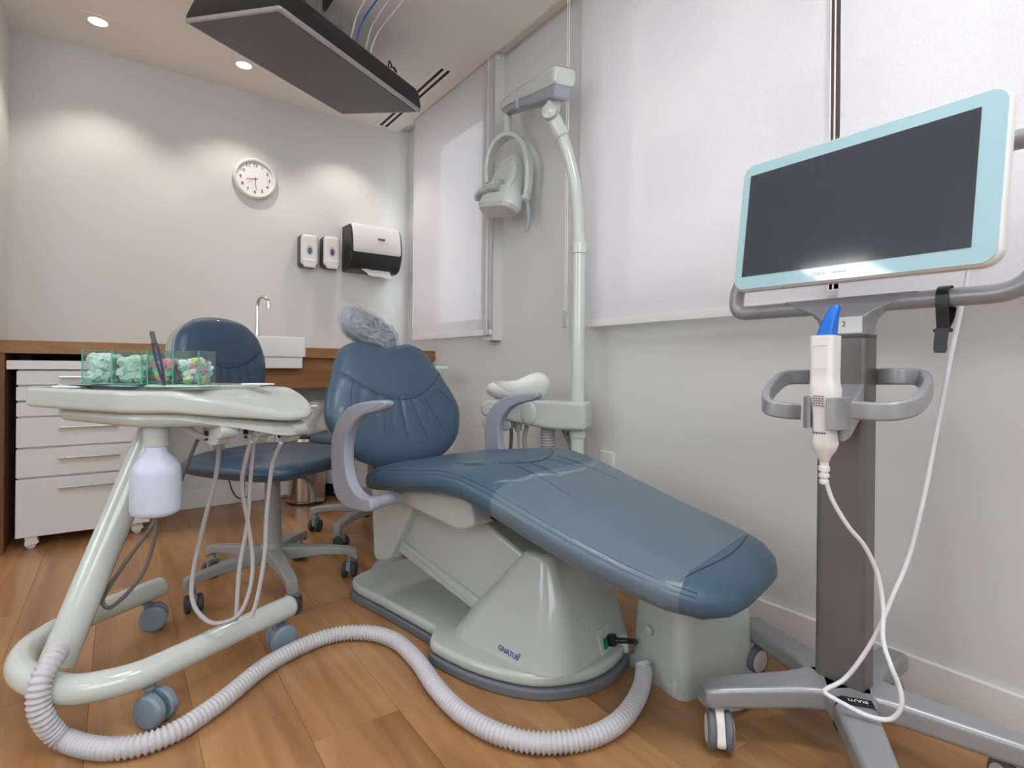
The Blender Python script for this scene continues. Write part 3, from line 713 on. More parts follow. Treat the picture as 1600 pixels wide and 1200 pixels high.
MB().pillow([(.035 * cos(a_), .045 * sin(a_)) for a_ in [2 * pi * i / 30 for i in range(30)]], .012, 0, 3, 8, M=frame((-1, 0, 0), (0, 0, 1), (0, 1, 0), (.18, .058, .015))).build('front_bulge', M_ivory, au)
for s_ in (-1, 1): MB().cyl((.335, s_ * .055, .028), (.335, s_ * .068, .028), .009, n=16, bev=.003).build('knob', M_ivory, au)
MB().lathe([(.027, -.075), (.032, -.073), (.032, -.05), (.029, -.045)], n=28).build('pole_clamp', M_ivory2, au)
for k, (x_, t_) in enumerate(((.360, .018), (.285, .017))):
    for s_ in (-1, 1): MB().cyl((x_, s_ * .052, -.035), (x_, s_ * .004, -.035), t_ + .008, n=20, bev=.004).build('holder', M_ivory, au)
MB().cyl((.24, 0.02, -.02), (.238, .02, -.062), .016, .013, 16, .003).build('valve', M_tube, au)
def hang(pts, r_, m_): MB().tube(pts, r_, 8, 6).build('suction_hose', m_, au)
hang([(.35, -.02, -.05), (.335, -.02, -.11), (.315, -.01, -.17), (.29, 0, -.24)], .0055, M_tubed)
hang([(.285, -.02, -.05), (.285, -.02, -.11), (.292, -.02, -.17), (.30, 0, -.25)], .008, M_tubed)
hang([(.238, .02, -.06), (.236, .02, -.12), (.238, .02, -.2), (.24, .02, -.26)], .005, M_tube)
hang([(.21, 0, -.04), (.22, 0, -.09), (.215, 0, -.14), (.20, 0, -.22)], .010, M_tube)
mb = MB(); C_ = [V((.12, 0, -.045 - .0027 * i)) for i in range(110)]
mb.tube(C_, lambda t: .026 + (.004 if round(t * 109) % 4 < 2 else 0), 18, 1); mb.build('corrugated_drain', M_tube, au, 70)
hang([(.06, 0, -.045), (.03, .0, -.10), (-.0, .03, -.16), (-.005, .04, -.26)], .008, M_tubed); hang([(.045, -.02, -.045), (.035, -.02, -.12), (.0, -.035, -.2)], .003, M_black)
# cuspidor bowl under a loose white cover
cb = thing('cuspidor_bowl', (PB.x + .248 * cos(AUa), PB.y + .248 * sin(AUa), .60 + .066), AUa, 'cuspidor bowl wrapped in a loose white cover on the assistant unit', 'cuspidor')
MB().lathe([(.001, 0), (.05, 0), (.085, .02), (.10, .05), (.10, .07), (.09, .07), (.06, .02), (.001, .012)], n=32).build('bowl', M_ceramic, cb)
def covd(x, y): return .006 * noise.noise(V((x * 25, y * 25, 2)))
mb = MB(); N = 40; rings = []
for k, (rr, z_) in enumerate(((.075, .004), (.095, .01), (.112, .03), (.118, .055), (.112, .074), (.09, .084), (.05, .088), (.002, .09))):
    ring = []
    for i in range(N):
        a_ = 2 * pi * i / N; w_ = 1 + .07 * noise.noise(V((cos(a_) * 2, sin(a_) * 2, z_ * 20)))
        hump = .045 * math.exp(-((cos(a_) * rr + .085) / .06) ** 2) * (z_ / .09)
        ring.append((rr * 1.15 * w_ * cos(a_), rr * .8 * w_ * sin(a_), z_ * .8 + hump))
    rings.append(ring)
mb.loft(rings); mb.build('cloth_cover', M_cloth, cb, 70)
sw = at_d(771, 620, 2.32)
q0 = at_d(770, 600, 2.30); q1 = at_d(776, 624, 2.30)
o = MB(Matrix.Translation(-q1)).cyl(q1 - V((0, 0, .004)), q0, .0045, n=10).build('saliva_ejector', mat('amber_plastic', (196, 130, 40), .4)); o.location = q1
tag(o, 'short amber plastic stick leaning at the left end of the assistant unit', 'ejector')

# ------------------------------------------------------------------ delivery cart (tray trolley) in the foreground
DA = math.radians(-59.3); DO = V((.098, 1.695, 0)); DI = inv_loc(DO, DA)
cart = thing('delivery_cart', DO, DA, 'ivory dental delivery cart with bracket table and U-shaped tube base on castors', 'dental cart')
# U base
up_ = [(-.262, .166), (-.25, .0), (-.235, -.10), (-.185, -.20), (-.09, -.262), (.02, -.275), (.105, -.255), (.165, -.18), (.178, -.08), (.185, .06), (.196, .232)]
mb = MB(); mb.tube([(x, y, .112) for x, y in up_], .030, 20, 8, flat=1)
for (x, y), (x2, y2) in ((up_[0], up_[1]), (up_[-1], up_[-2])):
    d_ = V((x - x2, y - y2, 0)).normalized(); mb.lathe([(.030, 0), (.027, .008), (.018, .015), (.002, .018)], (x, y, .112), d_, 20)
mb.build('base_tube', M_ivory2, cart, 60)
c0 = DI @ V((-.11, 1.60, .12)); c1 = DI @ V((.085, 1.718, .655))
MB().cyl(c0, c1, .036, .034, 30).build('column', M_ivory2, cart)
def caster(par, x, y, a_, r_=.037, top=.085, mat_=M_caster, w=.022):
    c = MB(Matrix.Translation((x, y, 0)) @ Matrix.Rotation(a_, 4, 'Z'))
    c.cyl((0, 0, top - .03), (0, 0, top), .008, n=12); c.cyl((0, 0, top - .008), (0, 0, top - .002), .013, n=14)
    c.prism(roundpoly([(-.014, .028), (.022, .018), (.034, .05), (.01, .068), (-.012, .06)], .008, 3), -.006, .006, .002, frame((1, 0, 0), (0, 0, 1), (0, -1, 0)))
    f_ = c.build('caster', mat_, par)
    R = Matrix.Translation((x, y, 0)) @ Matrix.Rotation(a_, 4, 'Z')
    for s_ in (-1, 1):
        wv_ = MB(R); wv_.lathe([(.004, 0), (r_ * .9, .0), (r_, .004), (r_, w - .006), (r_ * .88, w - .001), (r_ * .8, w), (r_ * .3, w + .001), (.003, w + .001)], (.018, s_ * .006, r_), (0, s_, 0), 26)
        wv_.build('wheel', mat_, f_, 40)
    return f_
for i, (x, y) in enumerate(((.178, -.15), (.19, .19), (-.255, .122), (-.19, -.185))): caster(cart, x, y, (.2, 1.2, .9, 2.6)[i])
# table: upper and lower shell
def rr2(x0, x1, y0, y1, r): return roundpoly([(x0, y0), (x1, y0), (x1, y1), (x0, y1)], r, 7)
def droop(mb, top):
    for k in range(9):
        bmesh.ops.bisect_plane(mb.bm, geom=mb.bm.verts[:] + mb.bm.edges[:] + mb.bm.faces[:], plane_co=(.225 + .014 * k, 0, 0), plane_no=(1, 0, 0))
    for v in mb.bm.verts:
        q_ = max(0, min(1, (v.co.x - .225) / .125)) ** .75; k_ = 1 if v.co.z > (.71 if top else .672) else .55; v.co.z -= .066 * q_ * q_ * k_
    return mb
TO = roundpoly([(-.285, -.165), (-.22, -.20), (.17, -.20), (.27, -.12), (.350, .09), (.335, .19), (-.25, .19), (-.285, .15)], [.04, .03, .12, .10, .05, .05, .05, .05], 6)
mb = MB(); mb.prism(TO, .688, .737, .010); droop(mb, True).build('table_top', M_ivory, cart, 40)
TL = roundpoly([(-.17, -.165), (.17, -.185), (.26, -.10), (.338, .09), (.322, .175), (-.18, .16)], [.04, .10, .10, .05, .05, .05], 6)
mb = MB(); mb.prism(TL, .655, .692, .018); droop(mb, False).build('table_underside', M_ivory, cart, 40)
mb = MB(); mb.prism(rr2(-.235, .10, -.135, .15, .03), .7365, .744, .003); mb.prism(rr2(.06, .18, .02, .15, .02), .7365, .745, .003); mb.build('tray_rim', M_ivory, cart, 50)
MB().prism(roundpoly([(-.235, .02), (-.16, -.155), (-.13, -.165), (.11, -.165), (.12, -.155), (.02, .02)], .01, 3), .744, .747, .001).build('tray_mat', M_greyp, cart)['label'] = 'thin grey liner'
# instrument holders and hoses
for k in range(3):
    y = (-.035, .055, .135)[k]; x = (.24, .262, .288)[k]; dz_ = -.030 * max(0, (x - .225) / .125) ** 1.5
    h_ = MB(); h_.prism(roundpoly([(-.028, 0), (.030, 0), (.034, -.022), (.016, -.046), (-.012, -.046), (-.028, -.02)], .008, 3), -.018, .018, .004, frame((1, 0, 0), (0, 0, 1), (0, -1, 0), (x, y, .654 + dz_)))
    h_.cyl((x + .028, y - .022, .642 + dz_), (x + .028, y + .022, .642 + dz_), .018, n=18, bev=.003); hh = h_.build('instrument_holder', M_ivory, cart, 45)
    MB().box((x - .012, y - .019, .636 + dz_), (.012, .004, .012), .001).box((x - .012, y - .019, .622 + dz_), (.008, .004, .006), .001).build('clip_slot', M_black, hh)
mb = MB(); mb.tube([(.20, -.09, .655), (.215, -.06, .628), (.225, .0, .626), (.24, .03, .648)], .009, 10); mb.build('rear_bar', M_tube, cart)
for pts_, m_ in (((( 344, 676), (338, 740), (318, 820), (301, 900), (303, 945), (330, 973), (368, 965), (388, 930), (395, 880), (388, 820), (378, 760), (385, 715), (392, 690)), M_tube),
                 (((398, 672), (392, 740), (386, 820), (374, 890), (369, 970)), M_tube),
                 (((439, 692), (425, 730), (417, 800), (413, 870), (402, 935), (392, 966)), M_tube),
                 (((310, 684), (298, 712), (285, 745), (274, 770)), M_tubed), (((384, 700), (380, 760), (382, 790)), M_tubed)):
    dd = 1.36
    P_ = [DI @ at_d(px_, py_, dd + .03 * sin(i_ * .9)) for i_, (px_, py_) in enumerate(pts_)]
    MB().tube(P_, .0052 if m_ is M_tube else .0045, 8, 8).build('instrument_hose', m_, cart)
MB().tube([DI @ at_d(px_, py_, 1.33) for px_, py_ in ((241, 805), (243, 830), (228, 885), (205, 920), (175, 948), (162, 945), (163, 930), (195, 880), (232, 830), (243, 812))], .005, 8, 8).build('bottle_hose', M_tubed, cart)
# wire prongs sticking out at the right end
for a_, b_ in (((462, 645), (495, 634)), ((463, 652), (488, 641))):
    MB().tube([DI @ at_d(a_[0], a_[1], 1.5), DI @ at_d(478, a_[1] - 9, 1.5), DI @ at_d(b_[0], b_[1], 1.5)], .0025, 6, 4).build('wire_prong', M_cord, cart)
# water bottle under the table
bc = DI @ at_d(244, 745, 1.27)
mb = MB(); mb.lathe([(.0, 0), (.040, 0), (.049, .006), (.051, .016), (.051, .095), (.048, .112), (.036, .130), (.024, .142), (.022, .165)], (bc.x, bc.y, .452), n=36)
mb.build('water_bottle', M_bottle, cart, 60)
MB().lathe([(.001, .158), (.026, .158), (.026, .196), (.023, .205), (.001, .205)], (bc.x, bc.y, .452), n=30).build('bottle_cap', M_ivory, cart)

# clear boxes on the table, tweezers, papers
bx_fill = []
def acrylic(pxl, pxr, d_, name_lb, fills, h=.078, dep=.07):
    p = at_d(pxl, 606, d_); q = at_d(pxr, 608, d_); z0 = .7485
    a_ = math.atan2(q.y - p.y, q.x - p.x); w = math.hypot(q.x - p.x, q.y - p.y)
    r = thing('acrylic_box', (p.x, p.y, z0), a_, name_lb, 'storage box', 'clear green-edged boxes on the table')
    t = .0028
    MB().box2((0, 0, 0), (w, dep, t)).build('floor_panel', M_acryl_e, r, 0)
    for nm, A_, B_ in (('front_panel', (0, 0, t), (w, t, h)), ('rear_panel', (0, dep - t, t), (w, dep, h)), ('side_panel', (0, t, t), (t, dep - t, h)), ('side_panel', (w - t, t, t), (w, dep - t, h)), ('divider', (w / 2 - t / 2, t, t), (w / 2 + t / 2, dep - t, h))):
        MB().box2(A_, B_).build(nm, M_acryl, r, 0)
    e = MB()
    for x in (0, w / 2 - t / 2, w - t):
        e.box2((x, -.0004, 0), (x + t, .0001, h)); e.box2((x, 0, h), (x + t, dep, h + .0006))
    e.box2((0, -.0006, 0), (w, .0002, .002))
    e.build('edge', M_acryl_e, r, 0)
    for k in range(2):
        cols, hh = fills[k]; x0 = k * w / 2 + t + .002; x1 = (k + 1) * w / 2 - t - .002
        for ci, (nm, rgb, cnt, lb) in enumerate(cols):
            mb = MB(); rnd = random.Random(ci * 5 + k + int(pxl))
            for i in range(int(cnt * 2.2)):
                cx = rnd.uniform(x0 + .004, x1 - .004); cy = rnd.uniform(.012, dep - .012); cz = rnd.uniform(.009, hh)
                dv = V((rnd.uniform(-1, 1), rnd.uniform(-1, 1), rnd.uniform(-.5, .5))).normalized() * .007
                c_ = V((cx, cy, cz)); mb.tube([c_ - dv, c_ + V((0, 0, .003)), c_ + dv], .0075 if cnt < 60 else .0085, 7, 3)
            o = mb.build(nm, fillmat(rgb)); o.matrix_world = Matrix.Translation(r.location) @ Matrix.Rotation(a_, 4, 'Z')
            tag(o, lb, 'dental supplies', kind='stuff')
    return r
_fm = {}
def fillmat(rgb):
    if rgb not in _fm: _fm[rgb] = mat('soft_supplies_%d' % len(_fm), rgb, .7)
    return _fm[rgb]
acrylic(127, 222, 1.27, 'clear green-edged box of pale cotton supplies, left of the two boxes', [([('cotton_roll', (222, 232, 234), 60, 'pale cotton rolls heaped in the leftmost compartment')], .062), ([('cotton_roll', (216, 232, 222), 60, 'pale greenish cotton rolls in the second compartment from left')], .058)])
acrylic(229, 311, 1.25, 'clear green-edged box of colourful supplies, right of the two boxes', [([('elastic_ties', (236, 150, 170), 22, 'pink elastic ties in the third compartment'), ('elastic_ties', (226, 222, 150), 14, 'yellow elastic ties in the third compartment'), ('elastic_ties', (110, 200, 190), 14, 'teal elastic ties in the third compartment')], .05),
    ([('elastic_ties', (240, 158, 175), 14, 'pink elastic ties in the rightmost compartment'), ('elastic_ties', (238, 236, 236), 24, 'white elastic ties in the rightmost compartment'), ('elastic_ties', (228, 230, 150), 12, 'lime yellow elastic ties in the rightmost compartment'), ('elastic_ties', (150, 210, 220), 10, 'pale blue elastic ties in the rightmost compartment')], .055)])
tp0 = at_d(257, 604, 1.235); tp1 = at_d(237, 518, 1.235)
r = thing('tweezers', tp0, 0, 'dark steel tweezers standing upright against the clear boxes', 'tweezers')
TMx = Matrix.Translation(-tp0); ax_ = tp1 - tp0; sd_ = rt * .006
for s_ in (-1, 1): MB().tube([V((0, 0, 0)), ax_ * .3 + sd_ * s_ * .7, ax_ * .62 + sd_ * s_, ax_ * .8 + sd_ * s_ * .7], .0028, 8, 5).build('prong', mat('dark_steel', (70, 78, 104), .3, .6), r)
MB().cyl(ax_ * .78, ax_, .0052, .005, 12, .001).build('handle', M_darkgrey, r)
for nm, pxa, pxb, dd, lb in (('paper_sheet', 248, 322, 1.24, 'white paper sheet under the right hand clear box'),):
    p = at_z(pxa, 611, .7478)
o = MB().prism(rrect(.12, .085, .004), 0, .0016, 0).build('paper_sheet', M_paper, None, 0); p = at_d(285, 610, 1.27); o.location = (p.x, p.y, .7466); o.rotation_euler = (0, 0, -.6)
tag(o, 'white paper sheet lying under the right hand clear box', 'paper')
for (px_, lb, dd) in ((403, 'thin white instrument tray at the right end of the cart table', 1.40), (112, 'small cream card at the left end of the cart table', 1.33)):
    p = at_d(px_, 606, dd); o = MB().prism(rrect(.07, .04, .006), 0, .004, .0015).build('instrument_tray' if px_ > 200 else 'card', M_paper, None, 40); o.location = (p.x, p.y, .7455 if px_ > 200 else .7378); o.rotation_euler = (0, 0, -.7); tag(o, lb, 'tray' if px_ > 200 else 'card')

# ------------------------------------------------------------------ doctors stools
def stool(loc, rz, label, yaw0, back=True):
    st = thing('operator_stool', loc, rz, label, 'stool', 'leather stools on five-star bases')
    hub = MB(); hub.lathe([(.001, .085), (.034, .085), (.045, .10), (.045, .135), (.034, .155), (.034, .16)], n=28); hub.build('hub', M_stoolp, st)
    for k in range(5):
        a_ = yaw0 + k * 2 * pi / 5; R = Matrix.Rotation(a_, 4, 'Z')
        def sq(x, w, z0_, z1_): return [(x, a2, b2 + (z0_ + z1_) / 2) for a2, b2 in rrect(w, z1_ - z0_, .006, 2)]
        mb = MB(R); mb.loft([sq(.02, .055, .09, .142), sq(.08, .05, .095, .138), sq(.18, .042, .098, .128), sq(.26, .038, .090, .118), sq(.29, .036, .072, .112), sq(.296, .03, .07, .104)]); mb.build('leg', M_stoolp, st, 45)
        x_, y_ = .268 * cos(a_), .268 * sin(a_)
        c = MB(Matrix.Translation((x_, y_, 0)) @ Matrix.Rotation(a_ + 1.3, 4, 'Z'))
        c.cyl((0, 0, .055), (0, 0, .09), .007, n=12); c.box((.005, 0, .045), (.046, .018, .038), .006); f_ = c.build('caster', M_caster, st)
        for s_ in (-1, 1):
            w_ = MB(Matrix.Translation((x_, y_, 0)) @ Matrix.Rotation(a_ + 1.3, 4, 'Z')); w_.lathe([(.004, 0), (.026, 0), (.028, .003), (.028, .013), (.024, .016), (.003, .017)], (.008, s_ * .01, .028), (0, s_, 0), 22); w_.build('wheel', M_rubber, f_, 40)
    MB().cyl((0, 0, .155), (0, 0, .27), .032, .030, 28).build('column_lower', M_stoolp, st)
    MB().cyl((0, 0, .27), (0, 0, .40), .027, .026, 28).build('column_upper', M_stoolp, st)
    MB().box((0, 0, .40), (.17, .12, .018), .004).build('seat_plate', M_darkgrey, st)
    MB().tube([(.02, -.03, .395), (.05, -.09, .385), (.06, -.12, .35), (.055, -.135, .30)], lambda t: .008 + .012 * t, 10, 6, flat=.5).build('height_lever', M_stoolp, st)
    so = roundpoly([(-.235, -.235), (.235, -.235), (.25, 0), (.225, .235), (-.225, .235), (-.25, 0)], [.11, .11, .05, .11, .11, .05], 7)
    def sd(x, y):
        g = .004 * noise.noise(V((x * 22, y * 40, 3))) + .0015 * noise.noise(V((x * 70, y * 70, 3)))
        d_ = (y + .10 - 1.2 * x * x) / .007; return g - .006 * math.exp(-d_ * d_) * (abs(x) < .2)
    mb = MB(); mb.pillow(so, .048, .034, 5, 26, sd, M=Matrix.Translation((0, 0, .446))); se = mb.build('seat', M_leather2, st, 60)
    MB().tube([(x, y, .4475) for x, y in [(x * 1.003, y * 1.003) for x, y in so]], .0022, 6, 1, True).build('piping', M_seam_crease, se)
    if back:
        tb = math.radians(9)
        Bn_ = frame((1, 0, 0), (0, -sin(-tb), cos(tb)), (0, -cos(tb), sin(tb)), (0, .215, .56))
        Bx = frame((1, 0, 0), (0, sin(tb), cos(tb)), V((1, 0, 0)).cross(V((0, sin(tb), cos(tb)))), (0, .215, .612))
        hb = [(0, -.01), (.09, .0), (.15, .04), (.188, .10), (.205, .17), (.20, .235), (.175, .295), (.12, .34), (.06, .356)]
        ob_ = hb + [(0, .36)] + [(-x, y) for x, y in hb[::-1][:-1]]
        ob_ = [tuple(p)[:2] for p in catmull([(x, y, 0) for x, y in ob_], 5, True)]
        def arc(x): return .165 + 2.6 * x * x
        def bd(x, y):
            g = -.006 * math.exp(-((y - arc(x)) / .006) ** 2) if abs(x) < .165 else 0
            if y < arc(x):
                dd = arc(x) - y
                for x0 in (-.11, -.06, -.02, .02, .06, .11): g -= .005 * math.exp(-((x - x0 * (1 + dd * 2)) / .006) ** 2) * max(0, 1 - dd / .12)
            return g + .001 * noise.noise(V((x * 30, y * 30, 0)))
        mb = MB(Bx); mb.pillow(ob_, .05, .01, 5, 26, bd); bk_ = mb.build('backrest', M_leather2, st, 60)
        bq = Bx.to_3x3() @ V((0, 0, -1))
        seam_on(bk_, [Bx @ V((x, arc(x), 0)) for x in [i * .017 - .17 for i in range(21)]], bq, 'seam', M_seam_crease, .0024)
        for x0 in (-.10, -.05, -.015, .03, .07, .11): seam_on(bk_, [Bx @ V((x0 * (1 + t * 2), arc(x0) - t, 0)) for t in (0, .03, .06, .09)], bq, 'crease_shade', M_seam_crease, .0018)  # dark lines standing in for shade in the gathers
        seam_on(bk_, [Bx @ V((-.165 + .03 * t * t, arc(-.165) + .08 * t, 0)) for t in (0, .3, .6, 1)], bq, 'seam', M_seam_crease, .0018)
        MB(Bx).tube([(x * 1.0, (y - .17) * 1.0 + .17, .006) for x, y in ob_], .0022, 6, 1, True).build('piping', mat('grey_thread', (150, 160, 176), .6), bk_)
        MB(Bx).prism([(x * .985, (y - .17) * .985 + .17) for x, y in ob_], -.045, -.002, .014).build('back_shell', M_stoolp, st, 50)
        MB().band([(0, .08, .40), (0, .17, .40), (0, .235, .43), (0, .265, .52), (0, .285, .66)], .06, .012, 6, side=(1, 0, 0)).build('back_bracket', M_stoolp, st)
    return st
stool((.455, 2.13, 0), math.radians(36), 'blue leather operator stool with grey back shell, behind the delivery cart', math.radians(-54))
s2 = stool((1.0, 2.56, 0), math.radians(120), 'blue leather operator stool mostly hidden behind the dental chair backrest', math.radians(98), False)

# ------------------------------------------------------------------ joinery along the back wall
CY = 3.08
j = tag(MB().box2((-.427, CY, .832), (XR - .003, YB, .887), .002).build('worktop', M_wood, smooth=0), 'long wooden worktop along the back wall with a thick front edge', 'worktop')
o = tag(MB().box2((-.427, CY + .004, 0), (-.386, YB - .02, .831), .002).build('end_panel', M_woodv, smooth=0), 'wooden end panel standing left of the white drawer unit', 'panel')
o = tag(MB().box2((.13, CY + .05, .668), (XR - .003, CY + .075, .831), .001).build('apron_board', M_wood, smooth=0), 'darker recessed wooden apron board under the right part of the worktop', 'panel')
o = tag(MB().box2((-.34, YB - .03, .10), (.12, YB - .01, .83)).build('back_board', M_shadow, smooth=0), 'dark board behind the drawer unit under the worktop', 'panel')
# mobile drawer unit
du = thing('drawer_unit', (-.352, 3.1, 0), 0, 'white drawer unit on castors under the worktop with slim bar handles', 'drawer unit')
UW = .475
MB().box2((.003, .018, .052), (UW - .003, .362, .762), .001).build('carcass', M_white, du, 0)
MB().box2((-.031, -.012, .765), (UW + .01, .365, .803), .002).build('top_board', M_white, du, 0)
zs = [.760, .697, .692, .631, .626, .564, .560, .432, .428, .304, .300, .050]
for k in range(6):
    z1, z0 = zs[2 * k], zs[2 * k + 1]
    out_ = -.008 if k == 1 else 0
    dr = MB().box2((out_ * 0, out_, z0 + .002), (UW, .018 + out_, z1 - .002), .0015).build('drawer', M_white, du, 0)
    hz_ = z1 - (.028 if k < 3 else .046)
    h_ = MB(); h_.box((UW / 2 + .01, -.028 + out_, hz_), (.215, .010, .010), .002)
    for x in (-.085, .085): h_.cyl((UW / 2 + .01 + x, -.028 + out_, hz_), (UW / 2 + .01 + x, .001 + out_, hz_), .004, n=10)
    h_.build('bar_handle', M_steel, dr)
for x, y in ((.05, .03), (UW - .05, .05), (.05, .33), (UW - .05, .33)):
    c = MB(); c.box((x, y, .045), (.045, .04, .012), .004); c.prism(roundpoly([(-.022, .0), (-.02, .03), (.02, .03), (.028, .008)], .006, 2), -.022, .022, .003, frame((1, 0, 0), (0, 0, 1), (0, -1, 0), (x, y, .012))); f_ = c.build('caster', M_trim, du)
    for s_ in (-1, 1): MB().cyl((x, y + s_ * .012, .018), (x, y + s_ * .02, .018), .018, n=18).build('wheel', M_hose, f_)
# wash basin and tap
bs = thing('wash_basin', (.665, 3.05, .774), 0, 'white ceramic wash basin set into the wooden worktop', 'basin')
mb = MB(); R_ = [ring4(-.145, .145, .0, .36, .062, .012), ring4(-.148, .148, -.003, .36, .07, .012), ring4(-.148, .148, -.003, .36, .160, .012), ring4(-.142, .142, .003, .355, .167, .012), ring4(-.128, .128, .02, .25, .164, .03), ring4(-.118, .118, .03, .24, .10, .03), ring4(-.08, .08, .06, .20, .08, .03)]
mb.loft(R_); mb.build('basin_body', M_ceramic, bs, 45)
MB().box2((-.135, .012, 0), (.135, .30, .066), .008).build('lower_body', M_ceramic, bs, 40)
tap = thing('basin_tap', (.618, 3.30, .940), 0, 'chrome swan-neck tap on the white wash basin', 'tap')
mb = MB(); mb.lathe([(.024, 0), (.024, .008), (.014, .014), (.013, .05), (.011, .055)], n=22); mb.build('tap_base', M_chrome, tap)
MB().tube([(0, 0, .05), (0, 0, .12), (0, 0, .18), (.006, -.012, .213), (.024, -.035, .222), (.040, -.058, .205), (.044, -.064, .175)], .0095, 16, 8).build('spout', M_chrome, tap)
MB().cyl((.044, -.064, .185), (.0445, -.064, .160), .0125, n=18, bev=.002).build('aerator', M_chrome, tap)
# pedal bin, its bag; white bin
b1 = at_z(487, 789, 0); r = thing('pedal_bin', (b1.x, b1.y + .1, 0), 0, 'polished steel pedal bin with a plastic bag under the worktop', 'bin')
MB().lathe([(.105, 0), (.108, .004), (.108, .018), (.104, .022), (.104, .345), (.107, .35), (.107, .36)], n=40).build('steel_body', M_steel, r, 40)
MB().lathe([(.108, .36), (.106, .375), (.08, .39), (.001, .397)], n=40).build('lid', M_steel, r, 40)
MB().lathe([(.110, 0), (.111, .008), (.110, .012)], n=40).build('base_ring', M_black, r)
mb = MB(); mb.box((.03, -.125, .03), (.05, .07, .012), .004); mb.build('pedal', M_chrome, r)
mb = MB(); N = 44; rings = []
for k in range(9):
    z_ = .40 + .022 * k; ring = []
    for i in range(N):
        a_ = 2 * pi * i / N; q = noise.noise(V((cos(a_) * 2.2, sin(a_) * 2.2, k * .35))) * .04
        ring.append(((.125 + q) * cos(a_), (.105 + q) * sin(a_), z_ + .01 * sin(3 * a_)))
    rings.append(ring)
mb.loft(rings, cap=False); mb.build('bin_bag', M_bag, r, 60)
wb = at_z(523, 781, 0); r = thing('white_bin', (wb.x + .06, wb.y + .17, 0), 0, 'slim white bin with black base beside the steel pedal bin', 'bin')
MB().lathe([(.065, .07), (.072, .08), (.075, .36), (.07, .37), (.001, .375)], n=32).build('body', M_trim, r)
MB().lathe([(.074, 0), (.076, .01), (.074, .065), (.068, .072)], n=32).build('base', M_black, r)
MB().box((-.02, -.115, .03), (.05, .06, .01), .003).build('pedal', M_chrome, r)
p = at_y(449, 777, 3.40); mb = MB(); mb.prism(rr2(-.055, .06, 0, .50 - p.z, .03), -.024, .024, .008, frame((1, 0, 0), (0, 0, 1), (0, -1, 0)))
o = mb.build('waste_trap_box', M_trim, None, 40, (p.x, 3.474, p.z)); tag(o, 'white plastic box hanging on the wall behind the operator stool column', 'box')
mb = MB(); mb.tube([at_y(355, 700, 3.45), at_y(357, 745, 3.45), at_y(366, 772, 3.45), at_y(378, 779, 3.45), at_y(388, 772, 3.45), at_y(393, 740, 3.45), at_y(398, 690, 3.45)], .004, 6, 6)
tag(mb.build('power_cable', M_black), 'thin black cable hanging in a loop against the back wall', 'cable')
# little tray at the right end of the worktop
p = at_d(672, 573, 3.05); r = thing('wall_shelf', (p.x, p.y, .0), 0, 'small mint white shelf holding bits beside the backrest, right of worktop', 'shelf')
MB().prism(rrect(.17, .14, .02), .775, .795, .005, Matrix.Translation((0, 0, 0))).build('shelf_plate', mat('mint_plastic', (206, 232, 216), .4), r)
MB().cyl((.03, 0, 0), (.03, 0, .776), .01, n=12).build('stand', M_black, r); MB().cyl((.03, 0, 0), (.03, 0, .01), .07, n=20).build('foot', M_black, r)
mb = MB(); mb.tube([(-.02, -.02, .800), (.0, 0, .803), (.02, .01, .801)], .008, 8, 5); mb.tube([(-.04, .02, .800), (-.025, -.01, .802)], .007, 8, 4)
o = mb.build('glasses_case', mat('violet_plastic', (120, 60, 150), .4)); o.location = (p.x - .02, p.y - .01, 0); tag(o, 'small violet object on the mint white shelf', 'case')

# ------------------------------------------------------------------ on the back wall
ck = thing('wall_clock', (.632, YB, 1.868), 0, 'round white wall clock with black numerals on the back wall', 'clock')
Mw = frame((1, 0, 0), (0, 0, 1), (0, -1, 0))
MB(Mw).lathe([(.110, 0), (.116, .004), (.118, .016), (.114, .026), (.107, .031), (.100, .029), (.097, .022), (.096, .018)], n=56, cap=False).build('case', M_trim, ck, 40)
MB(Mw).lathe([(.097, .016), (.001, .0165)], n=56).build('dial', M_paper, ck, 0)
mb = MB(Mw)
for k in range(1, 13):
    a_ = pi / 2 - k * pi / 6; mb.text(str(k), .026, Matrix.Translation((.077 * cos(a_), .077 * sin(a_), .0175)), .0004)
mb.build('numerals', M_ink, ck, 0)
def hand(nm, ang, L_, w, m_, z): 
    a_ = pi / 2 - math.radians(ang); MB(Mw @ Matrix.Rotation(a_, 4, 'Z')).box((L_ / 2 - .008, 0, z), (L_ + .016, w, .0008)).build(nm, m_, ck, 0)
hand('hour_hand', 262, .047, .0028, M_red, .0185); hand('minute_hand', 174, .066, .0022, M_ink, .0195); hand('second_hand', 238, .05, .0008, M_red, .0205)
MB(Mw).lathe([(.004, .017), (.004, .022), (.001, .0225)], n=14).build('centre_cap', M_red, ck)
MB(Mw).text('QUARTZ', .0065, Matrix.Translation((0, .038, .0172)), .0002).build('dial_print', M_red, ck, 0) if False else None

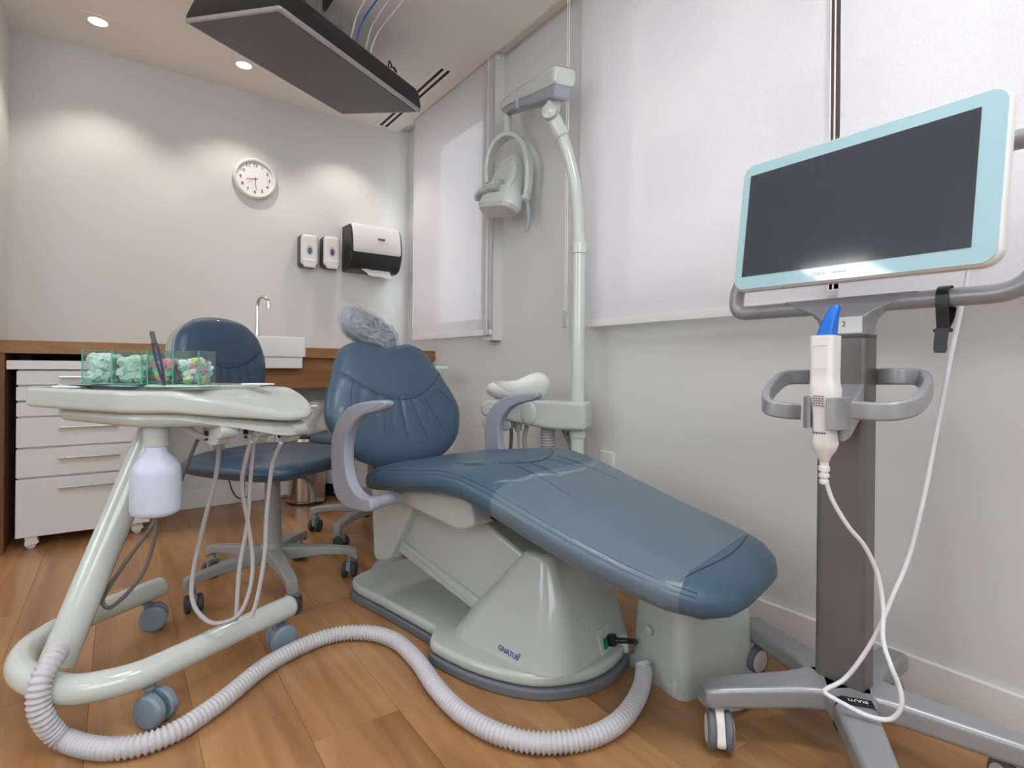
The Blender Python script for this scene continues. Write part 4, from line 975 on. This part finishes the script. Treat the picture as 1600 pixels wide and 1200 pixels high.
def soap(x, z, label, tint):
    r = thing('soap_dispenser', (x, YB, z), 0, label, 'soap dispenser', 'soap dispensers on the back wall')
    MB(Mw).prism(rrect(.108, .195, .02), 0, .062, .010).build('back_housing', M_darkgrey, r, 40)
    MB(Mw).prism(rrect(.100, .185, .022, cy=.004), .060, .084, .016).build('front_cover', M_trim, r, 45)
    MB(Mw).prism(rrect(.074, .05, .012, cy=-.078), .078, .094, .006).build('push_plate', M_trim, r, 45)
    win = MB(Mw); ov_ = [(.019 * cos(a_) * (1 if sin(a_) > 0 else 1), .030 * sin(a_) + .004) for a_ in [2 * pi * i / 24 for i in range(24)]]
    win.prism(ov_, .0835, .0855, .0006); win.build('window_rim', M_hose, r, 0)
    MB(Mw).prism([(x_ * .66, (y_ - .004) * .68 - .002) for x_, y_ in ov_], .0845, .0865, .0005).build('sight_window', tint, r, 0)
soap(.926, 1.480, 'small white and grey soap dispenser, left of the pair, bluish window', mat('blue_soap', (96, 104, 150), .2))
soap(1.060, 1.487, 'small white and grey soap dispenser next to the towel dispenser, purplish window', mat('purple_soap', (110, 70, 120), .2))
tw = thing('towel_dispenser', (1.312, YB, 1.53), 0, 'large white and charcoal paper towel dispenser on the back wall', 'towel dispenser')
mb = MB(frame((0, -1, 0), (0, 0, 1), (-1, 0, 0)))
prof = roundpoly([(0, -.145), (.14, -.145), (.19, -.06), (.19, .04), (.15, .14), (0, .145)], [.005, .05, .05, .06, .04, .005], 6)
mb.prism(prof, -.165, .165, .012); mb.build('housing', M_black, tw, 40)
mb = MB(frame((0, -1, 0), (0, 0, 1), (-1, 0, 0))); prof = roundpoly([(.01, .151), (.02, -.02), (.197, -.048), (.197, .04), (.157, .147)], [.004, .004, .03, .06, .04], 6)
mb.prism(prof, -.152, .157, .010); cv = mb.build('front_cover', M_trim, tw, 40)
MB(Mw).text('KATRIN', .018, Matrix.Translation((.02, .052, .1985)), .0006).build('maker_mark', M_ink, cv, 0) if False else MB(Mw).prism(rrect(.045, .010, .003, cx=.02, cy=.05), .190, .1985, .001).build('name_badge', M_darkgrey, cv, 0)
mb = MB(); vs = []; fs = []
for i in range(13):
    for k in range(7):
        x_ = -.10 + .2 * i / 12; t_ = k / 6
        vs.append((x_ * (1 - .25 * t_) + .02 * t_, -.11 - .07 * sin(t_ * 1.3) - .004 * sin(i * 1.1), -.115 - .06 * t_ + .02 * t_ * (i / 12) * -.6 - .003 * sin(i * .9 + k)))
for i in range(12):
    for k in range(6): fs.append((i * 7 + k, i * 7 + k + 1, i * 7 + k + 8, i * 7 + k + 7))
mb.mesh(vs, fs); o = mb.build('paper_towel', M_paper, tw, 60); o.modifiers.new('s', 'SOLIDIFY').thickness = .002

# ------------------------------------------------------------------ hanging television, screen facing down
e1 = V((.862, .506, .012)).normalized(); e2 = V((-.44, .885, .153)); e2 = (e2 - e1 * e2.dot(e1)).normalized(); e3 = e1.cross(e2)
tvc = (V((.438, 2.085, 2.061)) + V((1.214, 2.54, 2.072)) + V((.988, 2.996, 2.151)) + V((.211, 2.541, 2.14))) / 4
tv = thing('television', tvc, 0, 'black flat television hung from the ceiling with its screen facing down', 'television')
TMx = frame(e1, e2, e3); TW, THh = .9, .515
MB(TMx).loft([[(x, y, z) for x, y in rrect(TW - 2 * i_, THh - 2 * i_, .012)] for i_, z in ((.003, 0), (0, .003), (0, .012), (.002, .014))]).build('rim', M_tvrim, tv, 30)
MB(TMx).box((0, .004, -.0008), (TW - .030, THh - .036, .003)).build('screen', M_tvscr, tv, 0)
MB(TMx).loft([[(x, y, z) for x, y in rrect(TW - 2 * i_, THh - 2 * i_, .012)] for i_, z in ((.001, .0135), (.002, .030), (.016, .088), (.03, .104), (.05, .11))]).build('back_housing', M_black, tv, 30)
g = MB(TMx)
for x in (-.28, .30):
    for k in range(6): g.box((x + k * .018, -THh / 2 + .0125, .068), (.006, .006, .02))
tag(g.build('side_vents', M_darkgrey, tv, 0), kind='stuff')
top_z = CEIL - tvc.z
br = MB(); c_ = e3 * .108 + e1 * .03 - e2 * .05
br.box((c_.x - .12, c_.y - .10, (c_.z + top_z) / 2), (.07, .05, top_z - c_.z), .004); br.box((c_.x - .12, c_.y - .10, top_z - .008), (.16, .16, .014), .003); br.box((c_.x - .12, c_.y - .10, c_.z + .01), (.2, .14, .012), .003)
br.build('ceiling_mount', M_alu, tv)
for (xa, off, m_) in ((-.02, .03, M_cord), (.012, .045, M_blue), (.075, .03, M_cord), (.11, .05, M_cord)):
    b_ = e1 * xa + e2 * -.19 + e3 * .106
    MB().tube([b_, b_ + V((0.008, -.01, .05)), b_ + V((off * .5, -.07, .11)), V((b_.x + off * 1.5, b_.y - .30, top_z - .002))], .0035, 7, 6).build('signal_cable', m_, tv)
b_ = e1 * .20 + e2 * -.225 + e3 * .106
MB().tube([b_, b_ + V((.005, .0, .03)), b_ + V((.02, .01, .018)), b_ + V((.012, .0, .002)), b_ + V((.035, .015, .016)), b_ + V((.05, .02, .0)), b_ + V((.03, .01, .008))], .0035, 7, 6).build('coiled_power_lead', M_black, tv)

# ------------------------------------------------------------------ right wall outlet
r = thing('wall_outlet', (XR, 1.588, .403), 0, 'white wall outlet plate low on the right wall', 'outlet')
Mr = frame((0, 1, 0), (0, 0, 1), (1, 0, 0)); Mr = frame((0, -1, 0), (0, 0, 1), (-1, 0, 0))
MB(Mr).prism(rrect(.078, .118, .006), 0, .008, .003).build('plate', M_trim, r)
MB(Mr).box((0, -.012, .009), (.030, .028, .006), .0015).build('jack', M_hose, r); MB(Mr).box((0, -.012, .0125), (.008, .012, .001)).build('slot', M_black, r, 0)

# ------------------------------------------------------------------ intraoral scanner cart
SO = V((1.265, .552, 0)); SI = Matrix.Translation(-SO)
sc = thing('scanner_cart', SO, 0, 'grey intraoral scanner cart with five-legged wheeled base and large tilted screen', 'scanner cart')
LEGA = [144, -144, 66, -72, 0]; LL = [.30, .32, .33, .32, .27]
hub = MB(); hub.prism(roundpoly([(.085 * cos(math.radians(36 + 72 * k)), .085 * sin(math.radians(36 + 72 * k))) for k in range(5)], .03, 5), .098, .142, .010); hub.build('hub', M_alu2, sc, 40)
for a_, L_ in zip(LEGA, LL):
    a_ = math.radians(a_); R = Matrix.Rotation(a_, 4, 'Z')
    def sq(x, w, z0_, z1_, r_=.012): return [(x, a2, b2 + (z0_ + z1_) / 2) for a2, b2 in rrect(w, z1_ - z0_, r_, 4)]
    mb = MB(R); mb.loft([sq(.0, .10, .095, .143), sq(.05, .105, .094, .143), sq(.075, .088, .094, .142), sq(.11, .074, .092, .140), sq(L_ - .05, .060, .085, .131), sq(L_ - .012, .058, .084, .128), sq(L_ - .003, .048, .086, .124), sq(L_, .034, .092, .116, .008)])
    mb.build('leg', M_alu2, sc, 45)
    x_, y_ = (L_ - .035) * cos(a_), (L_ - .035) * sin(a_); q = {144: 1.35, -144: .8, 66: 1.9, -72: 2.2, 0: 1.2}[round(math.degrees(a_))]
    R2 = Matrix.Translation((x_, y_, 0)) @ Matrix.Rotation(a_ + q, 4, 'Z')
    c = MB(R2); c.cyl((0, 0, .075), (0, 0, .09), .014, n=16)
    c.prism(roundpoly([(-.018, .080), (-.022, .055), (.0, .035), (.052, .018), (.062, .03), (.045, .06), (.022, .080)], .008, 3), -.009, .009, .003, frame((1, 0, 0), (0, 0, 1), (0, -1, 0))); f_ = c.build('caster', M_trim, sc, 45)
    for s_ in (-1, 1):
        w_ = MB(R2); w_.lathe([(.02, 0), (.036, .0), (.0385, .004), (.0385, .011), (.034, .015), (.029, .016)], (.018, s_ * .010, .0385), (0, s_, 0), 30); wl = w_.build('wheel', M_skirt, f_, 40)
        MB(R2).lathe([(.029, .010), (.029, .0155), (.024, .018), (.001, .0185)], (.018, s_ * .010, .0385), (0, s_, 0), 24).build('hubcap', M_trim, f_, 40)
# tower
mb = MB(); mb.prism(rrect(.062, .098, .014, 5), .142, .865, .0); mb.build('tower', M_tower, sc, 40)
MB().prism(rrect(.063, .099, .014, 5), .866, .872, 0).build('joint_line', M_darkgrey, sc)
# neck flaring into the crossbar; profile in the Y-Z plane
Ms = frame((0, 1, 0), (0, 0, 1), (1, 0, 0))
MB().loft([[(x, y, z) for x, y in rrect(a_, b_, min(a_, b_) * .4, 6)] for a_, b_, z in ((.062, .098, .872), (.060, .102, .890), (.054, .114, .905), (.046, .145, .920), (.038, .200, .932), (.034, .250, .944), (.026, .262, .9525))]).build('neck', M_alu2, sc, 60)
# ring-shaped tube frame behind the screen
rp = roundpoly([(-.305, .936), (.262, .936), (.258, 1.0), (.20, 1.06), (.20, 1.20), (-.325, 1.20)], [.07, .04, .03, .04, .05, .05], 8)
mb = MB(); mb.tube([(.0, y, z) for y, z in rp], .0175, 14, 1, True); mb.build('tube_frame', M_alu2, sc, 50)
MB().box((-.012, .0, 1.10), (.03, .10, .19), .008).build('screen_mount', M_alu2, sc)
# screen
s1 = V((0, -1, -.005)).normalized(); s2_ = V((.108, 0, .994)); s2_ = (s2_ - s1 * s2_.dot(s1)).normalized(); s3 = s1.cross(s2_)
c4 = [SI @ V(p) for p in ((1.203, .756, 1.275), (1.17, .267, 1.266), (1.138, .271, .97), (1.171, .76, .978))]
sC = sum(c4, V()) / 4; ux = ((c4[1] - c4[0]) + (c4[2] - c4[3])).normalized(); uy = ((c4[0] - c4[3]) + (c4[1] - c4[2])).normalized(); uy = (uy - ux * uy.dot(ux)).normalized(); uz = ux.cross(uy)
FM = frame(ux, uy, uz, sC); SW, SH = .494, .300
mb = MB(FM); mb.prism(rrect(SW, SH, .028, 8), -.026, .0, .008); mb.build('screen_housing', M_trim, sc, 45)
sp = MB(FM).prism(rrect(SW - .008, SH - .008, .025, 8), -.001, .0012, .0006).build('bezel', M_bezel, sc, 30)
MB(FM).box((-.008, .002, .0014), (.432, .238, .001)).build('display', M_screen, sc, 0)
MB(FM).text('iTero', .0125, frame((1, 0, 0), (0, 1, 0), (0, 0, 1), (-.045, -.130, .0013)), .0003).build('screen_lettering', M_logo, sp, 0)
MB(FM).text('element', .0085, frame((1, 0, 0), (0, 1, 0), (0, 0, 1), (-.003, -.1305, .0013)), .0003).build('screen_lettering', M_logo, sp, 0)
MB(FM).prism(rrect(SW + .006, SH + .006, .03, 8), -.028, .0022, .008).build('screen_film', mat_film('screen_wrap', (230, 236, 240), .03, .06, .01, 20), sc, 45)
# loop handles around the tower and the wand cradle
hl = [at_d(*q) for q in ((1295, 590, 1.27), (1255, 589, 1.285), (1224, 592, 1.285), (1200, 616, 1.25), (1199, 634, 1.20), (1222, 641, 1.175), (1250, 643, 1.165))]
hr = [at_d(*q) for q in ((1340, 590, 1.21), (1366, 589, 1.17), (1400, 588, 1.11), (1436, 590, 1.10), (1450, 606, 1.06), (1432, 632, 1.00), (1400, 642, .99), (1365, 643, 1.01), (1335, 641, 1.04))]
for P_ in (hl, hr):
    P_ = [SI @ p for p in P_]
    MB().band(P_, .034, .017, 8).build('loop_handle', M_alu2, sc, 45)
wx = SI @ at_x(1289, 600, 1.11)
WX, WY = wx.x, wx.y
mb = MB(Matrix(((1, 0, 0, 0), (0, 1, 0, 0), (.45, 0, 1, .018), (0, 0, 0, 1)))); mb.prism(roundpoly([(-.02, .02), (-.02, -.045), (WX + .03, WY - .034), (WX + .012, WY - .028), (WX + .03, WY + .026), (-.02, .045)], .008, 3), .705, .765, .005); mb.build('cradle_arm', M_alu2, sc, 40)
for s_ in (-1, 1): MB().band([(WX + .03, WY + s_ * .029, .716), (WX + .0, WY + s_ * .031, .716), (WX - .020, WY + s_ * .027, .716), (WX - .028, WY + s_ * .016, .716)], .062, .007, 5).build('cradle_prong', M_alu2, sc, 45)
# wand
wd = thing('scanner_wand', SO + V((WX, WY, .60)), 0, 'white handheld scanner wand with bright blue sleeve in the cart cradle', 'scanner wand')
WL = frame((0, -1, 0), (1, 0, 0), (0, 0, 1))
def ws_(z, w, d_, r_, x=0, y=0): return [(a_ + y, b_ + x, z) for a_, b_ in rrect(d_, w, r_, 5)]
mb = MB(); mb.loft([ws_(.018, .014, .014, .006), ws_(.03, .022, .022, .01), ws_(.045, .040, .038, .017), ws_(.058, .047, .043, .018), ws_(.075, .040, .040, .015), ws_(.115, .042, .042, .015), ws_(.135, .052, .046, .018), ws_(.160, .054, .048, .018), ws_(.172, .046, .044, .012), ws_(.185, .044, .042, .010), ws_(.262, .046, .042, .010), ws_(.264, .044, .040, .009)])
mb.build('wand_body', M_trim, wd, 50)
mb = MB(); mb.loft([ws_(.262, .030, .032, .006, -.002), ws_(.285, .026, .026, .006, -.006, .002), ws_(.305, .022, .018, .006, -.010, .006), ws_(.318, .019, .014, .005, -.013, .010), ws_(.322, .014, .010, .004, -.013, .010)]); mb.build('blue_sleeve', M_blue, wd, 50)['label'] = 'bright blue sleeve'
mb = MB()
for i in range(5):
    for k in range(4): mb.box((-.0245, -.008 + k * .0052 + (i % 2) * .0015, .148 - i * .0045), (.001, .0032, .0018))
for k in range(5): mb.box((-.0207, -.010 + k * .005, .078), (.001, .0032, .003))
mb.build('speaker_slots', M_darkgrey, wd, 0)
mb = MB()
for z in (.20, .245): mb.box((-.0232, 0, z), (.0006, .026, .0008))
mb.build('groove', M_hose, wd, 0)
mb = MB(); mb.lathe([(.007, -.022), (.0085, -.02), (.0085, -.014), (.0065, -.013), (.0065, -.009), (.0095, -.008), (.0095, -.002), (.007, -.001), (.007, .003), (.010, .004), (.010, .012), (.008, .014), (.008, .022)], n=16); mb.build('strain_relief', M_trim, wd)
cp = [(1287, 722, 1.105), (1289, 745, 1.10), (1300, 780, 1.09), (1325, 822, 1.08), (1352, 855, 1.08), (1372, 900, 1.08), (1380, 950, 1.07), (1380, 1000, 1.05), (1392, 1040, 1.03), (1406, 1075, 1.02), (1408, 1105, 1.015), (1390, 1124, 1.025), (1355, 1118, 1.04), (1315, 1098, 1.06), (1290, 1083, 1.08), (1292, 1076, 1.09), (1318, 1062, 1.10), (1345, 1030, 1.09), (1372, 985, 1.08), (1395, 930, 1.09), (1420, 870, 1.10), (1445, 770, 1.10), (1466, 660, 1.11), (1485, 560, 1.12), (1498, 500, 1.13), (1510, 440, 1.14), (1516, 405, 1.14)]
cp = [at_d(*q) for q in cp]; cp[0] = SO + V((WX, WY, .582))
cp = [p - wd.location for p in cp]; MB().tube(cp, .0042, 9, 8).build('cord', M_cord, wd)
# paper label, straps
o = MB(frame((0, -1, 0), (0, 0, 1), (-1, 0, 0))).prism(rrect(.062, .034, .001), 0, .0008).build('paper_label', M_paper, sc, 0)
pl_ = SI @ at_x(1322, 508, SO.x - .034); o.location = (-.0345, pl_.y, pl_.z)
MB(frame((0, -1, 0), (0, 0, 1), (-1, 0, 0))).text('2', .016, Matrix.Translation((-.004, .002, .001)), .0003).build('handwritten_mark', M_ink, o, 0)
ps = at_x(1478, 468, SO.x - .0)
st_ = thing('cable_strap', (SO.x, ps.y, .936), 0, 'black strap with buckle hanging from the right side of the cart crossbar', 'strap')
mb = MB(); mb.band([(.021 * cos(a_), 0, .021 * sin(a_)) for a_ in [math.radians(-60 + i * 20) for i in range(13)]] + [(-.020, .0, -.02), (-.016, .0, -.045), (-.014, 0, -.06)], .020, .003, 3, side=(0, 1, 0)); mb.build('loop', M_black, st_)
MB().band([(.014, -.004, -.018), (.004, -.003, -.04), (-.012, 0, -.062)], .018, .003, 4, side=(0, 1, 0)).build('loop_end', M_black, st_)
MB().box((-.014, 0, -.062), (.006, .030, .007), .002).build('buckle', M_black, st_)
MB().band([(-.016, 0, -.058), (-.018, .002, -.08), (-.018, .003, -.104)], .021, .003, 4, side=(0, 1, 0), ws=lambda t: 1 if t < .9 else .8).build('tail', M_rubber, st_)
la = math.radians(-144); pc = at_z(1350, 1105, .136); pc = SO + V((cos(la), sin(la), 0)) * ((pc - SO).dot(V((cos(la), sin(la), 0))))
ls = thing('leg_strap', (pc.x, pc.y, .113), la, 'black cable strap with white lettering around the nearest cart leg', 'strap')
rr_ = [(0.0, y, z) for y, z in rrect(.074, .058, .014, 4)]
mb = MB(); n_ = len(rr_)
mb.loft([[(x, y * k, z * k) for _, y, z in rr_] for x, k in ((-.010, 1.0), (-.010, 1.05), (.010, 1.05), (.010, 1.0), (-.010, 1.0))], cap=False); mb.build('strap_band', M_black, ls, 30)
lp = MB().box((0, .004, .0315), (.022, .055, .003), .001).build('strap_tab', M_black, ls, 30)
MB().text('BUUTI', .0125, frame((0, -1, 0), (1, 0, 0), (0, 0, 1), (0, .005, .0332)) @ Matrix.Rotation(0, 4, 'Z'), .0003).build('strap_lettering', M_paper, ls, 0)
